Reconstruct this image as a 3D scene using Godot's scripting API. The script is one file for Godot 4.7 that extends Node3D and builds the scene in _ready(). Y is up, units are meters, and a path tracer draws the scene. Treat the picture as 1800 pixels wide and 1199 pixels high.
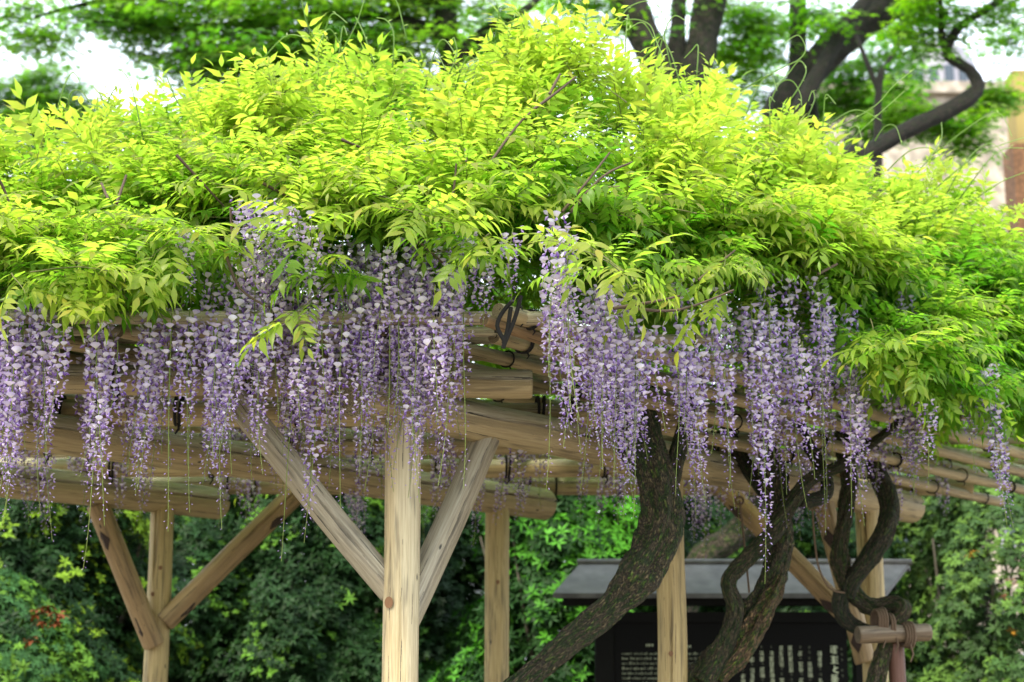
extends Node3D
# A wisteria in flower on a log pergola, seen from about six metres with a short telephoto lens.

const EYE := Vector3(0, 1.5, 0)
const PITCH := 0.21817
const FPX := 3000.0                       # focal length in pixels of the 1800-wide photograph

var rng := RandomNumberGenerator.new()
var noise := FastNoiseLite.new()
var M := {}

# ------------------------------------------------------------------ mesh buffer
class Buf:
	var v := PackedVector3Array()
	var n := PackedVector3Array()
	var uv := PackedVector2Array()
	var c := PackedColorArray()
	var i := PackedInt32Array()
	func vert(p: Vector3, nn: Vector3, t := Vector2.ZERO, col := Color.WHITE) -> int:
		v.append(p); n.append(nn); uv.append(t); c.append(col)
		return v.size() - 1
	func tri(a: int, b: int, d: int) -> void:
		if (v[d] - v[a]).cross(v[b] - v[a]).dot(n[a] + n[b] + n[d]) < 0.0:
			var t := b
			b = d
			d = t
		i.append(a); i.append(b); i.append(d)
	func quad(a: int, b: int, d: int, e: int) -> void:
		tri(a, b, d); tri(a, d, e)
	func flat(a: Vector3, b: Vector3, d: Vector3, out: Vector3, col := Color.WHITE) -> void:
		var nn := (d - a).cross(b - a).normalized()
		if nn.dot(out) < 0.0: nn = -nn
		tri(vert(a, nn, Vector2(a.x, a.y), col), vert(b, nn, Vector2(b.x, b.y), col), vert(d, nn, Vector2(d.x, d.y), col))
	func flat4(a: Vector3, b: Vector3, d: Vector3, e: Vector3, out: Vector3, col := Color.WHITE) -> void:
		var nn := (d - a).cross(b - a).normalized()
		if nn.dot(out) < 0.0: nn = -nn
		quad(vert(a, nn, Vector2(0, 0), col), vert(b, nn, Vector2(1, 0), col), vert(d, nn, Vector2(1, 1), col), vert(e, nn, Vector2(0, 1), col))
	func box(x: Transform3D, s: Vector3, col := Color.WHITE) -> void:
		for ax in 3:
			for sg in [-1.0, 1.0]:
				var o := Vector3.ZERO; o[ax] = sg * s[ax] * 0.5
				var p := Vector3.ZERO; p[(ax + 1) % 3] = s[(ax + 1) % 3] * 0.5
				var q := Vector3.ZERO; q[(ax + 2) % 3] = s[(ax + 2) % 3] * 0.5
				flat4(x * (o - p - q), x * (o + p - q), x * (o + p + q), x * (o - p + q), x.basis * o, col)
	func add_to(m: ArrayMesh, mat: Material) -> ArrayMesh:
		var a := []
		a.resize(Mesh.ARRAY_MAX)
		a[Mesh.ARRAY_VERTEX] = v; a[Mesh.ARRAY_NORMAL] = n; a[Mesh.ARRAY_TEX_UV] = uv; a[Mesh.ARRAY_COLOR] = c; a[Mesh.ARRAY_INDEX] = i
		m.add_surface_from_arrays(Mesh.PRIMITIVE_TRIANGLES, a)
		m.surface_set_material(m.get_surface_count() - 1, mat)
		return m
	func mesh(mat: Material) -> ArrayMesh:
		return add_to(ArrayMesh.new(), mat)

# ------------------------------------------------------------------ helpers
func at(px: float, py: float, d: float) -> Vector3:          # the point that stands d metres in front of the eye in that direction
	var u := (px - 900.0) / FPX
	var w := (599.5 - py) / FPX
	return EYE + Vector3(u, w * cos(PITCH) + sin(PITCH), w * sin(PITCH) - cos(PITCH)) * (d / (cos(PITCH) - w * sin(PITCH)))

func rf(a: float, b: float) -> float: return rng.randf_range(a, b)

func curve_y(pts: Array, x: float) -> float:
	for k in range(1, pts.size()):
		if x <= pts[k].x:
			return lerpf(pts[k - 1].y, pts[k].y, clampf((x - pts[k - 1].x) / (pts[k].x - pts[k - 1].x), 0, 1))
	return pts[-1].y

func thing(called: String, label: String, category: String, pos := Vector3.ZERO, group := "") -> Node3D:
	var o := Node3D.new()
	o.name = called
	add_child(o, true)
	o.position = pos
	o.set_meta("label", label); o.set_meta("category", category)
	if group: o.set_meta("group", group)
	return o

func part(called: String, m: Mesh, parent: Node3D, sub := false) -> MeshInstance3D:   # a mesh in world coordinates, under its thing (sub: under a part)
	var o := MeshInstance3D.new()
	o.name = called
	o.mesh = m
	parent.add_child(o, true)
	if not sub: o.position = -parent.position
	return o

func placed(called: String, m: Mesh, parent: Node3D, x: Transform3D, sub := false) -> MeshInstance3D:
	var o := part(called, m, parent, true)
	o.transform = x if sub else Transform3D(x.basis, x.origin - parent.position)
	return o

func stuff(called: String, m: Mesh, parent: Node3D, xs: Array, cols: Array) -> void:
	if xs.is_empty(): return
	var mm := MultiMesh.new()
	mm.transform_format = MultiMesh.TRANSFORM_3D
	mm.use_colors = true
	mm.mesh = m
	mm.instance_count = xs.size()
	for k in xs.size():
		mm.set_instance_transform(k, xs[k])
		mm.set_instance_color(k, cols[k])
	var o := MultiMeshInstance3D.new()
	o.name = called
	o.multimesh = mm
	o.set_meta("kind", "stuff")
	parent.add_child(o, true)
	o.position = -parent.position

func struct(called: String, m: Mesh) -> MeshInstance3D:
	var o := part(called, m, self, true)
	o.set_meta("kind", "structure")
	return o

func spline(pts: Array, step: float) -> Array:               # Catmull-Rom through Vector4(x, y, z, radius)
	var out := []
	for k in pts.size() - 1:
		var p0: Vector4 = pts[maxi(k - 1, 0)]
		var p1: Vector4 = pts[k]
		var p2: Vector4 = pts[k + 1]
		var p3: Vector4 = pts[mini(k + 2, pts.size() - 1)]
		var m := maxi(1, int(ceil((Vector3(p2.x, p2.y, p2.z) - Vector3(p1.x, p1.y, p1.z)).length() / step)))
		for j in m:
			var t := float(j) / m
			out.append(0.5 * (2.0 * p1 + (p2 - p0) * t + (2.0 * p0 - 5.0 * p1 + 4.0 * p2 - p3) * t * t + (3.0 * p1 - p0 - 3.0 * p2 + p3) * t * t * t))
	out.append(pts[-1])
	return out

# a tube along a list of Vector4; bump: radial noise share, twist: turns of the ridges per metre
func tube(b: Buf, path: Array, sides: int, col := Color.WHITE, bump := 0.0, twist := 0.0, ridges := 0.0, tip := Color(0, 0, 0, 0)) -> void:
	var rows := []
	var along := 0.0
	var ref := Vector3.UP
	var prev := Vector3.ZERO
	for k in path.size():
		var q: Vector4 = path[k]
		var p := Vector3(q.x, q.y, q.z)
		var qa: Vector4 = path[maxi(k - 1, 0)]
		var qb: Vector4 = path[mini(k + 1, path.size() - 1)]
		var d := Vector3(qb.x - qa.x, qb.y - qa.y, qb.z - qa.z).normalized()
		if k == 0:
			ref = Vector3.UP if absf(d.y) < 0.9 else Vector3.RIGHT
		else:
			along += (p - prev).length()
		prev = p
		var s := d.cross(ref).normalized()
		ref = s.cross(d).normalized()
		var row := []
		var cc := col if tip.a == 0.0 else col.lerp(tip, float(k) / (path.size() - 1))
		for j in sides + 1:
			var a := TAU * (j % sides) / sides
			var o := s * cos(a) + ref * sin(a)
			var r := q.w
			if bump > 0.0:
				var ta := a + along * twist * TAU
				r *= 1.0 + bump * (0.9 * noise.get_noise_3d(p.x * 150.0 + 40.0, p.y * 150.0, p.z * 90.0) + noise.get_noise_3d(cos(ta) * 60.0 + p.x * 3.0, sin(ta) * 60.0, along * 70.0 + p.z * 11.0) * 1.5 + ridges * (absf(sin(ta * 2.5 + 2.0 * noise.get_noise_1d(along * 90.0))) - 0.6) + 0.7 * noise.get_noise_3d(cos(ta) * 170.0, sin(ta) * 170.0, along * 260.0))
			row.append(b.vert(p + o * r, o, Vector2(float(j) / sides * 2.0, along * 2.0), cc))
		rows.append(row)
	for k in rows.size() - 1:
		for j in sides:
			b.quad(rows[k][j], rows[k][j + 1], rows[k + 1][j + 1], rows[k + 1][j])
	for e in [0, rows.size() - 1]:
		var q: Vector4 = path[e]
		var o: Vector4 = path[1] if e == 0 else path[e - 1]
		var nn := Vector3(q.x - o.x, q.y - o.y, q.z - o.z).normalized()
		var cc := col if e == 0 or tip.a == 0.0 else tip
		var mid := b.vert(Vector3(q.x, q.y, q.z), nn, Vector2.ZERO, cc)
		for j in sides:
			b.tri(mid, b.vert(b.v[rows[e][j]], nn, b.uv[rows[e][j]], cc), b.vert(b.v[rows[e][j + 1]], nn, b.uv[rows[e][j + 1]], cc))
	if bump > 0.0: smooth(b)

func smooth(b: Buf) -> void:                                  # normals from the displaced faces
	var acc := {}
	for k in range(0, b.i.size(), 3):
		var f := (b.v[b.i[k + 2]] - b.v[b.i[k]]).cross(b.v[b.i[k + 1]] - b.v[b.i[k]])
		for j in 3:
			var key := b.v[b.i[k + j]].snapped(Vector3.ONE * 1e-4)
			acc[key] = acc.get(key, Vector3.ZERO) + f
	for k in b.v.size():
		var s: Vector3 = acc.get(b.v[k].snapped(Vector3.ONE * 1e-4), Vector3.ZERO)
		if s.length() > 0.0 and s.dot(b.n[k]) > 0.0: b.n[k] = s.normalized()

# a peeled log from a to b with worn upper side, a drying crack and chamfered sawn ends
func log_mesh(a: Vector3, b: Vector3, r: float, upper: Color, lower: Color, crack := 0.35, squash := 0.0, taper := 1.0, scribe := Vector3.ZERO) -> ArrayMesh:
	var body := Buf.new()
	var ends := Buf.new()
	var d := (b - a).normalized()
	var len := (b - a).length()
	var s := d.cross(Vector3.UP if absf(d.y) < 0.9 else Vector3.BACK).normalized()
	var u := s.cross(d).normalized()
	if absf(d.y) >= 0.9: u = Vector3.BACK; s = d.cross(u).normalized()
	var toward := 0.0 if s.z > 0 else PI
	var up_crack := toward + (0.18 if s.z > 0 else -0.18)
	if absf(d.y) >= 0.9: up_crack = PI * 0.5 + rf(-0.5, 0.5)
	var angles := []
	for j in 20: angles.append(TAU * j / 20.0)
	if crack > 0.0:
		angles = angles.filter(func(x): return absf(angle_difference(x, up_crack)) > 0.12)
		for o in [-0.1, -0.035, 0.035, 0.1]: angles.append(fposmod(up_crack + o, TAU))
		angles.sort()
	var rings := maxi(2, int(len / 0.09))
	var off := rf(0, 1000)
	var rows := []
	var cuts := [0.0, 0.012]
	for k in range(1, rings): cuts.append(len * k / rings)
	cuts.append(len - 0.012); cuts.append(len)
	for k in cuts.size():
		var y: float = cuts[k]
		var row := []
		var shrink := 0.93 if k == 0 or k == cuts.size() - 1 else 1.0
		var wob := Vector3(noise.get_noise_2d(off, y * 25.0), noise.get_noise_2d(off + 50.0, y * 25.0), noise.get_noise_2d(off + 90.0, y * 25.0)) * r * 0.16
		for j in angles.size() + 1:
			var ang: float = angles[j % angles.size()]
			var o := s * cos(ang) + u * sin(ang)
			var rr := r * lerpf(1.0, taper, y / len) * shrink * (1.0 + 0.05 * noise.get_noise_3d(cos(ang) * 40.0, sin(ang) * 40.0, y * 30.0 + off))
			if squash > 0.0: rr *= lerpf(1.0, 1.0 / maxf(absf(cos(ang)), absf(sin(ang))), squash) * (1.0 - squash * 0.14)
			var cd := absf(angle_difference(ang, up_crack))
			var dark := 1.0
			if crack > 0.0 and cd < 0.05:
				rr *= 1.0 - crack * clampf(0.55 + 1.3 * noise.get_noise_2d(y * 40.0, off), 0.02, 1.0) * 0.8
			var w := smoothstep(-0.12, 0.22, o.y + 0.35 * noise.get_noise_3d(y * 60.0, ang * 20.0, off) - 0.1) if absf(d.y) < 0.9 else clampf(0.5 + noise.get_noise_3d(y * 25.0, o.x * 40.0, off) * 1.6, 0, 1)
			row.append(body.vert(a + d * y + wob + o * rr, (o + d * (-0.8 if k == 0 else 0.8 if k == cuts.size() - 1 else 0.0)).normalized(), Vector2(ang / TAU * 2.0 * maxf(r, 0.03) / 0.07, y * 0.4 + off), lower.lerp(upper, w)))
		if scribe != Vector3.ZERO and k >= cuts.size() - 2:           # cut to fit the round underside of the beam
			for id in row:
				var lat := Vector3(body.v[id].x - b.x, 0, body.v[id].z - b.z).dot(scribe)
				body.v[id].y = BEAM_Y - sqrt(maxf(0.0, 0.0068 - lat * lat)) + (0.004 if k == cuts.size() - 1 else -0.012)
		rows.append(row)
	for k in rows.size() - 1:
		for j in angles.size(): body.quad(rows[k][j], rows[k][j + 1], rows[k + 1][j + 1], rows[k + 1][j])
	for e in [0, rows.size() - 1]:
		var nn := -d if e == 0 else d
		var mid := Vector3.ZERO
		for j in angles.size(): mid += body.v[rows[e][j]] / angles.size()
		var c0 := ends.vert(mid, nn, Vector2(0.5, 0.5), lower.lerp(upper, 0.4))
		for j in angles.size():
			var p1 := body.v[rows[e][j]]
			var p2 := body.v[rows[e][j + 1]]
			ends.tri(c0, ends.vert(p1, nn, Vector2(0.5 + (p1 - mid).dot(s) / r * 0.48, 0.5 + (p1 - mid).dot(u) / r * 0.48), lower.lerp(upper, 0.4)), ends.vert(p2, nn, Vector2(0.5 + (p2 - mid).dot(s) / r * 0.48, 0.5 + (p2 - mid).dot(u) / r * 0.48), lower.lerp(upper, 0.4)))
	var m := ArrayMesh.new()
	body.add_to(m, M.wood)
	return ends.add_to(m, M.end_grain)

# ------------------------------------------------------------------ textures and materials
func image_tex(w: int, h: int, f: Callable) -> ImageTexture:
	var im := Image.create(w, h, false, Image.FORMAT_RGB8)
	for y in h:
		for x in w: im.set_pixel(x, y, f.call(x, y))
	return ImageTexture.create_from_image(im)

func grey(x: float) -> Color: return Color(x, x, x)

func mat(called: String, col: Color, rough: float, tinted := true) -> StandardMaterial3D:
	var m := StandardMaterial3D.new()
	m.resource_name = called
	m.albedo_color = col.linear_to_srgb()
	m.roughness = rough
	m.vertex_color_use_as_albedo = tinted
	return m

func make_materials() -> void:
	noise.seed = 7
	noise.frequency = 0.02
	noise.fractal_octaves = 3
	var fine := FastNoiseLite.new()
	fine.seed = 3; fine.frequency = 0.05; fine.fractal_octaves = 3
	var wood := func(x: int, y: int):
		var a := TAU * x / 256.0
		var g: float = fine.get_noise_3d(cos(a) * 95.0, sin(a) * 95.0, y * 0.16) * 0.45 + fine.get_noise_3d(cos(a) * 420.0, sin(a) * 420.0, y * 0.4) * 0.4
		var stain: float = fine.get_noise_3d(cos(a) * 20.0 + 300.0, sin(a) * 20.0, y * 0.14)
		var v: float = clampf(0.86 + g * 0.22 - maxf(0.0, stain - 0.08) * 0.45, 0.2, 1.0)
		for k in [[20, 0.0], [75, 31.0], [128, 77.0], [190, 5.0], [228, 50.0]]:
			var on: float = fine.get_noise_2d(y * 0.16, k[1] * 40.0)
			if on > 0.06 and absf(x - k[0] - 7.0 * fine.get_noise_2d(y * 0.12, k[1])) < 0.8 + 2.0 * (on - 0.06): v *= 0.42
		for k in [[40, 200], [170, 700]]:
			var e := Vector2((x - k[0]) * 1.0, (y - k[1]) * 1.25).length()
			if e < 9.0: v *= lerpf(0.38, 1.0, smoothstep(2.5, 9.0, e + 2.0 * fine.get_noise_2d(x * 4.0, y * 4.0)))
		return Color(v, v * (0.96 + 0.05 * g), v * (0.9 + 0.1 * g))
	var wt := image_tex(256, 1024, wood)
	var bumps := image_tex(256, 1024, func(x: int, y: int):
		var a := TAU * x / 256.0
		return grey(clampf(0.5 + fine.get_noise_3d(cos(a) * 260.0, sin(a) * 260.0, y * 0.3) * 0.7, 0, 1)))
	M.wood = mat("peeled log", Color.WHITE, 0.62)
	M.wood.albedo_texture = wt
	M.wood.heightmap_enabled = true
	M.wood.heightmap_texture = bumps
	M.wood.heightmap_scale = 0.12
	M.end_grain = mat("sawn log end", Color.WHITE, 0.75)
	M.end_grain.albedo_texture = image_tex(128, 128, func(x: int, y: int):
		var p := Vector2(x - 64, y - 62)
		var r: float = p.length() + fine.get_noise_2d(x * 1.5, y * 1.5) * 7.0
		var v := 0.62 + 0.16 * sin(r * 0.85) + fine.get_noise_2d(x * 8.0, y * 8.0) * 0.2
		var crk := absf(angle_difference(p.angle(), 0.9 + fine.get_noise_2d(x, y) * 0.6)) * p.length()
		if crk < 2.0 and p.length() > 8.0: v *= 0.4
		return Color(v, v * 0.95, v * 0.86))
	M.bark = mat("mossy bark", Color.WHITE, 0.85)
	var bark := func(x: int, y: int):
		var a := TAU * x / 256.0
		var g: float = absf(fine.get_noise_3d(cos(a) * 60.0, sin(a) * 60.0, y * 1.0))
		var f: float = fine.get_noise_3d(cos(a) * 300.0, sin(a) * 300.0, y * 3.0)
		return [g, f, fine.get_noise_3d(cos(a) * 30.0 + 90.0, sin(a) * 30.0, y * 0.5)]
	M.bark.albedo_texture = image_tex(256, 256, func(x: int, y: int):
		var k: Array = bark.call(x, y)
		var v: float = clampf(0.42 + k[0] * 1.0 + k[1] * 0.3, 0.12, 1.0)
		var moss: float = smoothstep(-0.1, 0.22, k[2] + k[1] * 0.25)
		if k[1] > 0.33 and k[2] < 0.05: v = minf(1.0, v * 1.3)
		return Color(v, v * 0.92, v * 0.8).lerp(Color(v * 0.66, v * 0.9, v * 0.34), moss))
	M.bark.heightmap_enabled = true
	M.bark.heightmap_texture = image_tex(256, 256, func(x: int, y: int):
		var k: Array = bark.call(x, y)
		return grey(clampf(0.2 + k[0] * 1.6 + k[1] * 0.5, 0, 1)))
	M.bark.heightmap_scale = 3.5
	M.leaf = mat("wisteria leaf", Color.WHITE, 0.36)
	M.leaf.backlight_enabled = true
	M.leaf.backlight = Color(1.1, 1.22, 0.85)
	M.petal = mat("wisteria petal", Color.WHITE, 0.6)
	M.petal.backlight_enabled = true
	M.petal.backlight = Color(0.66, 0.6, 0.72)
	M.tree_leaf = mat("tree leaf", Color.WHITE, 0.45)
	M.tree_leaf.backlight_enabled = true
	M.tree_leaf.backlight = Color(1.0, 1.15, 0.45)
	M.hedge_leaf = mat("evergreen leaf", Color.WHITE, 0.5)
	M.hedge_leaf.metallic_specular = 0.25
	M.hedge_leaf.backlight_enabled = true
	M.hedge_leaf.backlight = Color(0.3, 0.4, 0.15)
	M.twig = mat("twig", Color.WHITE, 0.8)
	M.rope = mat("black palm rope", Color(0.012, 0.010, 0.009), 0.95, false)
	M.hemp = mat("brown rope", Color(0.13, 0.085, 0.05), 0.95, false)
	M.knot = mat("knot", Color(0.19, 0.095, 0.04), 0.8, false)
	M.notch = mat("notch", Color(0.035, 0.02, 0.013), 0.9, false)
	M.board = mat("dark sign board", Color(0.009, 0.009, 0.008), 0.85, false)
	M.board.metallic_specular = 0.2
	M.slate = mat("grey sign roof", Color(0.135, 0.13, 0.125), 0.7, false)
	var nt := NoiseTexture2D.new()
	nt.noise = fine; nt.width = 256; nt.height = 256; nt.seamless = true
	var ramp := Gradient.new()
	ramp.set_color(0, Color(0.62, 0.62, 0.62)); ramp.set_color(1, Color(1, 1, 1))
	nt.color_ramp = ramp
	M.slate.albedo_texture = nt
	M.slate.uv1_triplanar = true
	M.slate.uv1_scale = Vector3.ONE * 0.5
	M.cream = mat("cream render", Color(0.62, 0.53, 0.42), 0.85, false)
	M.cream.albedo_texture = nt
	M.cream.uv1_triplanar = true
	M.cream.uv1_scale = Vector3.ONE * 0.3
	M.brick = mat("orange wall", Color(0.42, 0.20, 0.09), 0.85, false)
	M.brick.albedo_texture = nt
	M.brick.uv1_triplanar = true
	M.dome = mat("grey dome", Color(0.34, 0.33, 0.37), 0.45, false)
	M.glass = mat("window glass", Color(0.06, 0.08, 0.10), 0.08, false)
	M.soil = mat("ground", Color(0.30, 0.26, 0.20), 0.95, false)
	M.soil.albedo_texture = nt
	M.soil.uv1_triplanar = true
	M.soil.uv1_scale = Vector3.ONE * 0.7

# ------------------------------------------------------------------ leaves and flowers
func blade(b: Buf, x: Transform3D, len: float, wid: float, fold: float, droop: float, c0: Color, c1: Color, rows := 4) -> void:   # one leaflet along +x, upper side +y
	var prof := [0.0, 0.72, 1.0, 0.66, 0.24, 0.0] if rows >= 5 else [0.0, 0.86, 0.95, 0.42, 0.0] if rows == 4 else [0.0, 1.0, 0.62, 0.0]
	var last := []
	var n: int = prof.size() - 1
	for k in n + 1:
		var t := float(k) / n
		var y := -droop * t * t * len
		var w: float = prof[k] * wid * 0.5
		var lift := fold * w
		var cc := c0.lerp(c1, t)
		var up := (x.basis * Vector3(2.0 * droop * t, 1, 0)).normalized()
		var side := x.basis.z * fold * 0.9
		var row := [b.vert(x * Vector3(len * t, y, 0), up, Vector2(t, 0.5), cc)]
		if w > 0.0:
			row.push_front(b.vert(x * Vector3(len * t, y + lift, -w), (up + side).normalized(), Vector2(t, 0), c0.lerp(c1, t * 0.6)))
			row.append(b.vert(x * Vector3(len * t, y + lift, w), (up - side).normalized(), Vector2(t, 1), c0.lerp(c1, t * 0.6)))
		if k > 0:
			if last.size() == 1:
				b.tri(last[0], row[0], row[1]); b.tri(last[0], row[1], row[2])
			elif row.size() == 1:
				b.tri(row[0], last[0], last[1]); b.tri(row[0], last[1], last[2])
			else:
				b.quad(last[0], row[0], row[1], last[1]); b.quad(last[1], row[1], row[2], last[2])
		last = row

func aim(x: Vector3, up: Vector3) -> Basis:                   # x axis along x, y as near up as may be
	var a := x.normalized()
	var z := a.cross(up)
	if z.length() < 0.01: z = a.cross(Vector3.RIGHT)
	z = z.normalized()
	return Basis(a, z.cross(a).normalized(), z)

func compound_leaf(pairs: int, length: float, leaflet: float, droop: float, limp: float) -> ArrayMesh:
	var b := Buf.new()
	var path := []
	var p := Vector3.ZERO
	var ang := rf(0.05, 0.3)
	var steps := 10
	var frames := []
	for k in steps + 1:
		frames.append([p, ang])
		path.append(Vector4(p.x, p.y, p.z, lerpf(0.0016, 0.0007, float(k) / steps)))
		p += Vector3(cos(ang), sin(ang), rf(-0.04, 0.04)) * length / steps
		ang -= droop / steps
	tube(b, path, 3, Color(0.62, 0.66, 0.5))
	for k in pairs + 1:
		var t := lerpf(0.24, 1.0, float(k) / pairs)
		var fi: int = mini(int(t * steps), steps)
		var f: Array = frames[fi]
		var fwd := Vector3(cos(f[1]), sin(f[1]), 0)
		var sz: float = leaflet * [0.72, 0.92, 1.0, 1.02, 1.0, 0.95, 0.9][mini(k, 6)] * rf(0.9, 1.1)
		for s in ([-1.0, 1.0] if k < pairs else [0.0]):
			var dir: Vector3 = (fwd * (rf(0.45, 0.75) if s != 0.0 else 1.0) + Vector3(0, 0, s) * 0.85 - Vector3(0, limp * rf(0.5, 1.4), 0)).normalized()
			var up: Vector3 = (Vector3(-fwd.y, fwd.x, 0) + Vector3(rf(-0.25, 0.25), 0, rf(-0.25, 0.25) + s * limp * 0.6)).normalized()
			var tone := rf(0.8, 1.12)
			var c0 := Color(0.88 * tone, 0.97 * tone, 0.9 * tone)
			if rng.randf() < 0.05: c0 = Color(1.25, 1.15, 2.2)
			elif rng.randf() < 0.03: c0 = Color(1.2, 0.8, 0.8)
			blade(b, Transform3D(aim(dir, up), f[0] + dir * 0.003), sz, sz * rf(0.25, 0.38), rf(0.1, 0.38), rf(0.05, 0.42), c0, Color(1.02 * tone, 1.0 * tone, 0.9 * tone), 5)
	return b.mesh(M.leaf)

func floret(b: Buf, p: Vector3, out: Vector3, s: float, open: float) -> void:
	var x := aim(out, Vector3.UP)
	var pale := Color(0.55, 0.455, 0.70).lerp(Color(0.85, 0.80, 0.90), rf(0, 1)) * rf(0.85, 1.05)
	var dark := Color(0.17, 0.07, 0.36).lerp(Color(0.40, 0.25, 0.57), rf(0, 1))
	if open < 0.35:                                             # a bud
		var tip := p + out * s * 0.75
		var q := x.y * s * 0.16
		var r := x.z * s * 0.16
		var mid := p + out * s * 0.4
		var cc := dark.lerp(pale, 0.25 + open)
		var ring := [mid + q, mid + r, mid - q, mid - r]
		for k in 4:
			var o: Vector3 = ring[k] + ring[(k + 1) % 4] - mid * 2.0
			b.flat(p, ring[k], ring[(k + 1) % 4], o, cc * 0.9)
			b.flat(tip, ring[k], ring[(k + 1) % 4], o, cc)
		return
	var wid := s * lerpf(0.25, 0.48, open)
	var base := p + out * s * 0.1                              # the banner: a cupped petal bent up and back
	var rise := (x.y * lerpf(0.35, 0.95, open) + out * lerpf(0.8, 0.25, open)).normalized()
	var nn := (out - rise * out.dot(rise) + rise * 0.1).normalized()
	var rim := []
	for k in 6:
		var a := lerpf(-1.15, 1.15, k / 5.0)
		rim.append(base + rise * (cos(a * 0.85) * s * 0.62) + x.z * (sin(a) * wid) - nn * absf(sin(a)) * s * rf(0.04, 0.2))
	var heart := b.vert(base, nn, Vector2.ZERO, Color(0.72, 0.66, 0.42))
	var mid2 := b.vert(base + rise * s * 0.34 + nn * s * 0.07, nn, Vector2.ZERO, pale.lerp(Color(0.85, 0.8, 0.8), 0.4))
	var iv := []
	for k in 6: iv.append(b.vert(rim[k], (nn + x.z * lerpf(-0.5, 0.5, k / 5.0)).normalized(), Vector2.ZERO, pale))
	for k in 5: b.tri(mid2, iv[k], iv[k + 1])
	b.tri(heart, mid2, iv[0]); b.tri(heart, iv[5], mid2)
	var tip2 := base + (out * 0.75 - x.y * 0.3).normalized() * s * 0.6     # wings and keel: a dark folded boat below it
	var top := base + out * s * 0.3 + x.y * s * 0.04
	var low := base + out * s * 0.22 - x.y * s * 0.26
	for sg in [-1.0, 1.0]:
		var side: Vector3 = base + out * s * 0.32 - x.y * s * 0.12 + x.z * sg * s * 0.17
		b.flat(base, top, side, x.z * sg + x.y, dark.lerp(pale, 0.45)); b.flat(top, tip2, side, x.z * sg + x.y, dark.lerp(pale, 0.2))
		b.flat(base, side, low, x.z * sg - x.y, dark); b.flat(side, tip2, low, x.z * sg - x.y, dark)

func raceme(len: float, tail: float, full: float) -> ArrayMesh:   # hangs from the origin; the last `tail` share carries buds only
	var b := Buf.new()
	var path := []
	var bend := Vector2(rf(-0.05, 0.05), rf(-0.04, 0.04))
	var sway := rf(0, 6.0)
	for k in 13:
		var t := k / 12.0
		path.append(Vector4(bend.x * t * t + 0.008 * sin(t * 5.0 + sway), -len * t, bend.y * t * t + 0.006 * cos(t * 4.0 + sway), lerpf(0.0026, 0.0010, t)))
	tube(b, path, 4, Color(0.20, 0.27, 0.05))
	var n := int(len * 152.0 * full)
	for k in n:
		var t := (k + rf(0, 1)) / n
		t = pow(t, 0.92)
		var q: Vector4 = path[int(t * 11.99)].lerp(path[int(t * 11.99) + 1], t * 11.99 - int(t * 11.99))
		var a := k * 2.39996 + rf(-0.35, 0.35)
		var body := 1.0 - tail
		var open := clampf(1.12 - 0.95 * pow(t / body, 1.7), 0.0, 1.0)
		if t > body and rng.randf() < 0.45: continue
		var stalk := lerpf(0.010, 0.029, open) * rf(0.75, 1.25)
		var size := lerpf(0.012, 0.041, open) * rf(0.85, 1.15)
		var o := Vector3(cos(a), rf(-0.55, 0.25) - 0.25 * open, sin(a)).normalized()
		var p := Vector3(q.x, q.y, q.z)
		var e := p + o * stalk - Vector3(0, stalk * 0.2, 0)
		var w := o.cross(Vector3.UP).normalized() * 0.0008
		b.flat4(p - w, p + w, e + w, e - w, Vector3.UP, Color(0.24, 0.19, 0.14))
		var f := (o + Vector3(rf(-0.5, 0.5), rf(-0.9, 0.1), rf(-0.5, 0.5))).normalized()
		floret(b, e, f, size, open)
	return b.mesh(M.petal)

func maple_spray(r: float, count: int, size: float) -> ArrayMesh:   # a flat, drooping layer of five-pointed leaves on thin twigs
	var b := Buf.new()
	for k in 5:
		var a := k * TAU / 5.0 + rf(-0.3, 0.3)
		tube(b, [Vector4(0, 0, 0, 0.006), Vector4(cos(a) * r * 0.5, 0.01, sin(a) * r * 0.5, 0.004), Vector4(cos(a) * r * 0.95, -0.1 * r, sin(a) * r * 0.95, 0.002)], 3, Color(0.07, 0.055, 0.035))
	for k in count:
		var a := k * 2.39996
		var d := r * sqrt((k + 0.5) / count)
		var p := Vector3(cos(a) * d + rf(-0.04, 0.04), -0.22 * d * d / r + rf(-0.09, 0.06) * r, sin(a) * d + rf(-0.04, 0.04))
		var up := Vector3(rf(-0.5, 0.5) + cos(a) * 0.3, 1, rf(-0.5, 0.5) + sin(a) * 0.3).normalized()
		var x := aim(Vector3(cos(a) + rf(-0.7, 0.7), -0.25, sin(a) + rf(-0.7, 0.7)), up)
		var tone := rf(0.75, 1.15)
		var cc := Color(tone, tone, tone)
		var s := size * rf(0.8, 1.2)
		var c := b.vert(p, x.y, Vector2.ZERO, cc)
		for j in 5:
			var aa := (j - 2) * 0.95
			var l: float = s * [0.55, 0.85, 1.0, 0.85, 0.55][j]
			var tip := x * Vector3(cos(aa) * l, -0.1 * l, sin(aa) * l)
			var w := x * Vector3(-sin(aa), 0, cos(aa)) * s * 0.17
			var m := tip * 0.45 + x.y * 0.004
			var v0 := b.vert(p + m - w, x.y, Vector2.ZERO, cc)
			var v1 := b.vert(p + m + w, x.y, Vector2.ZERO, cc)
			b.tri(c, v0, v1); b.tri(v0, b.vert(p + tip, x.y, Vector2.ZERO, cc * 1.05), v1)
	return b.mesh(M.tree_leaf)

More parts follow.
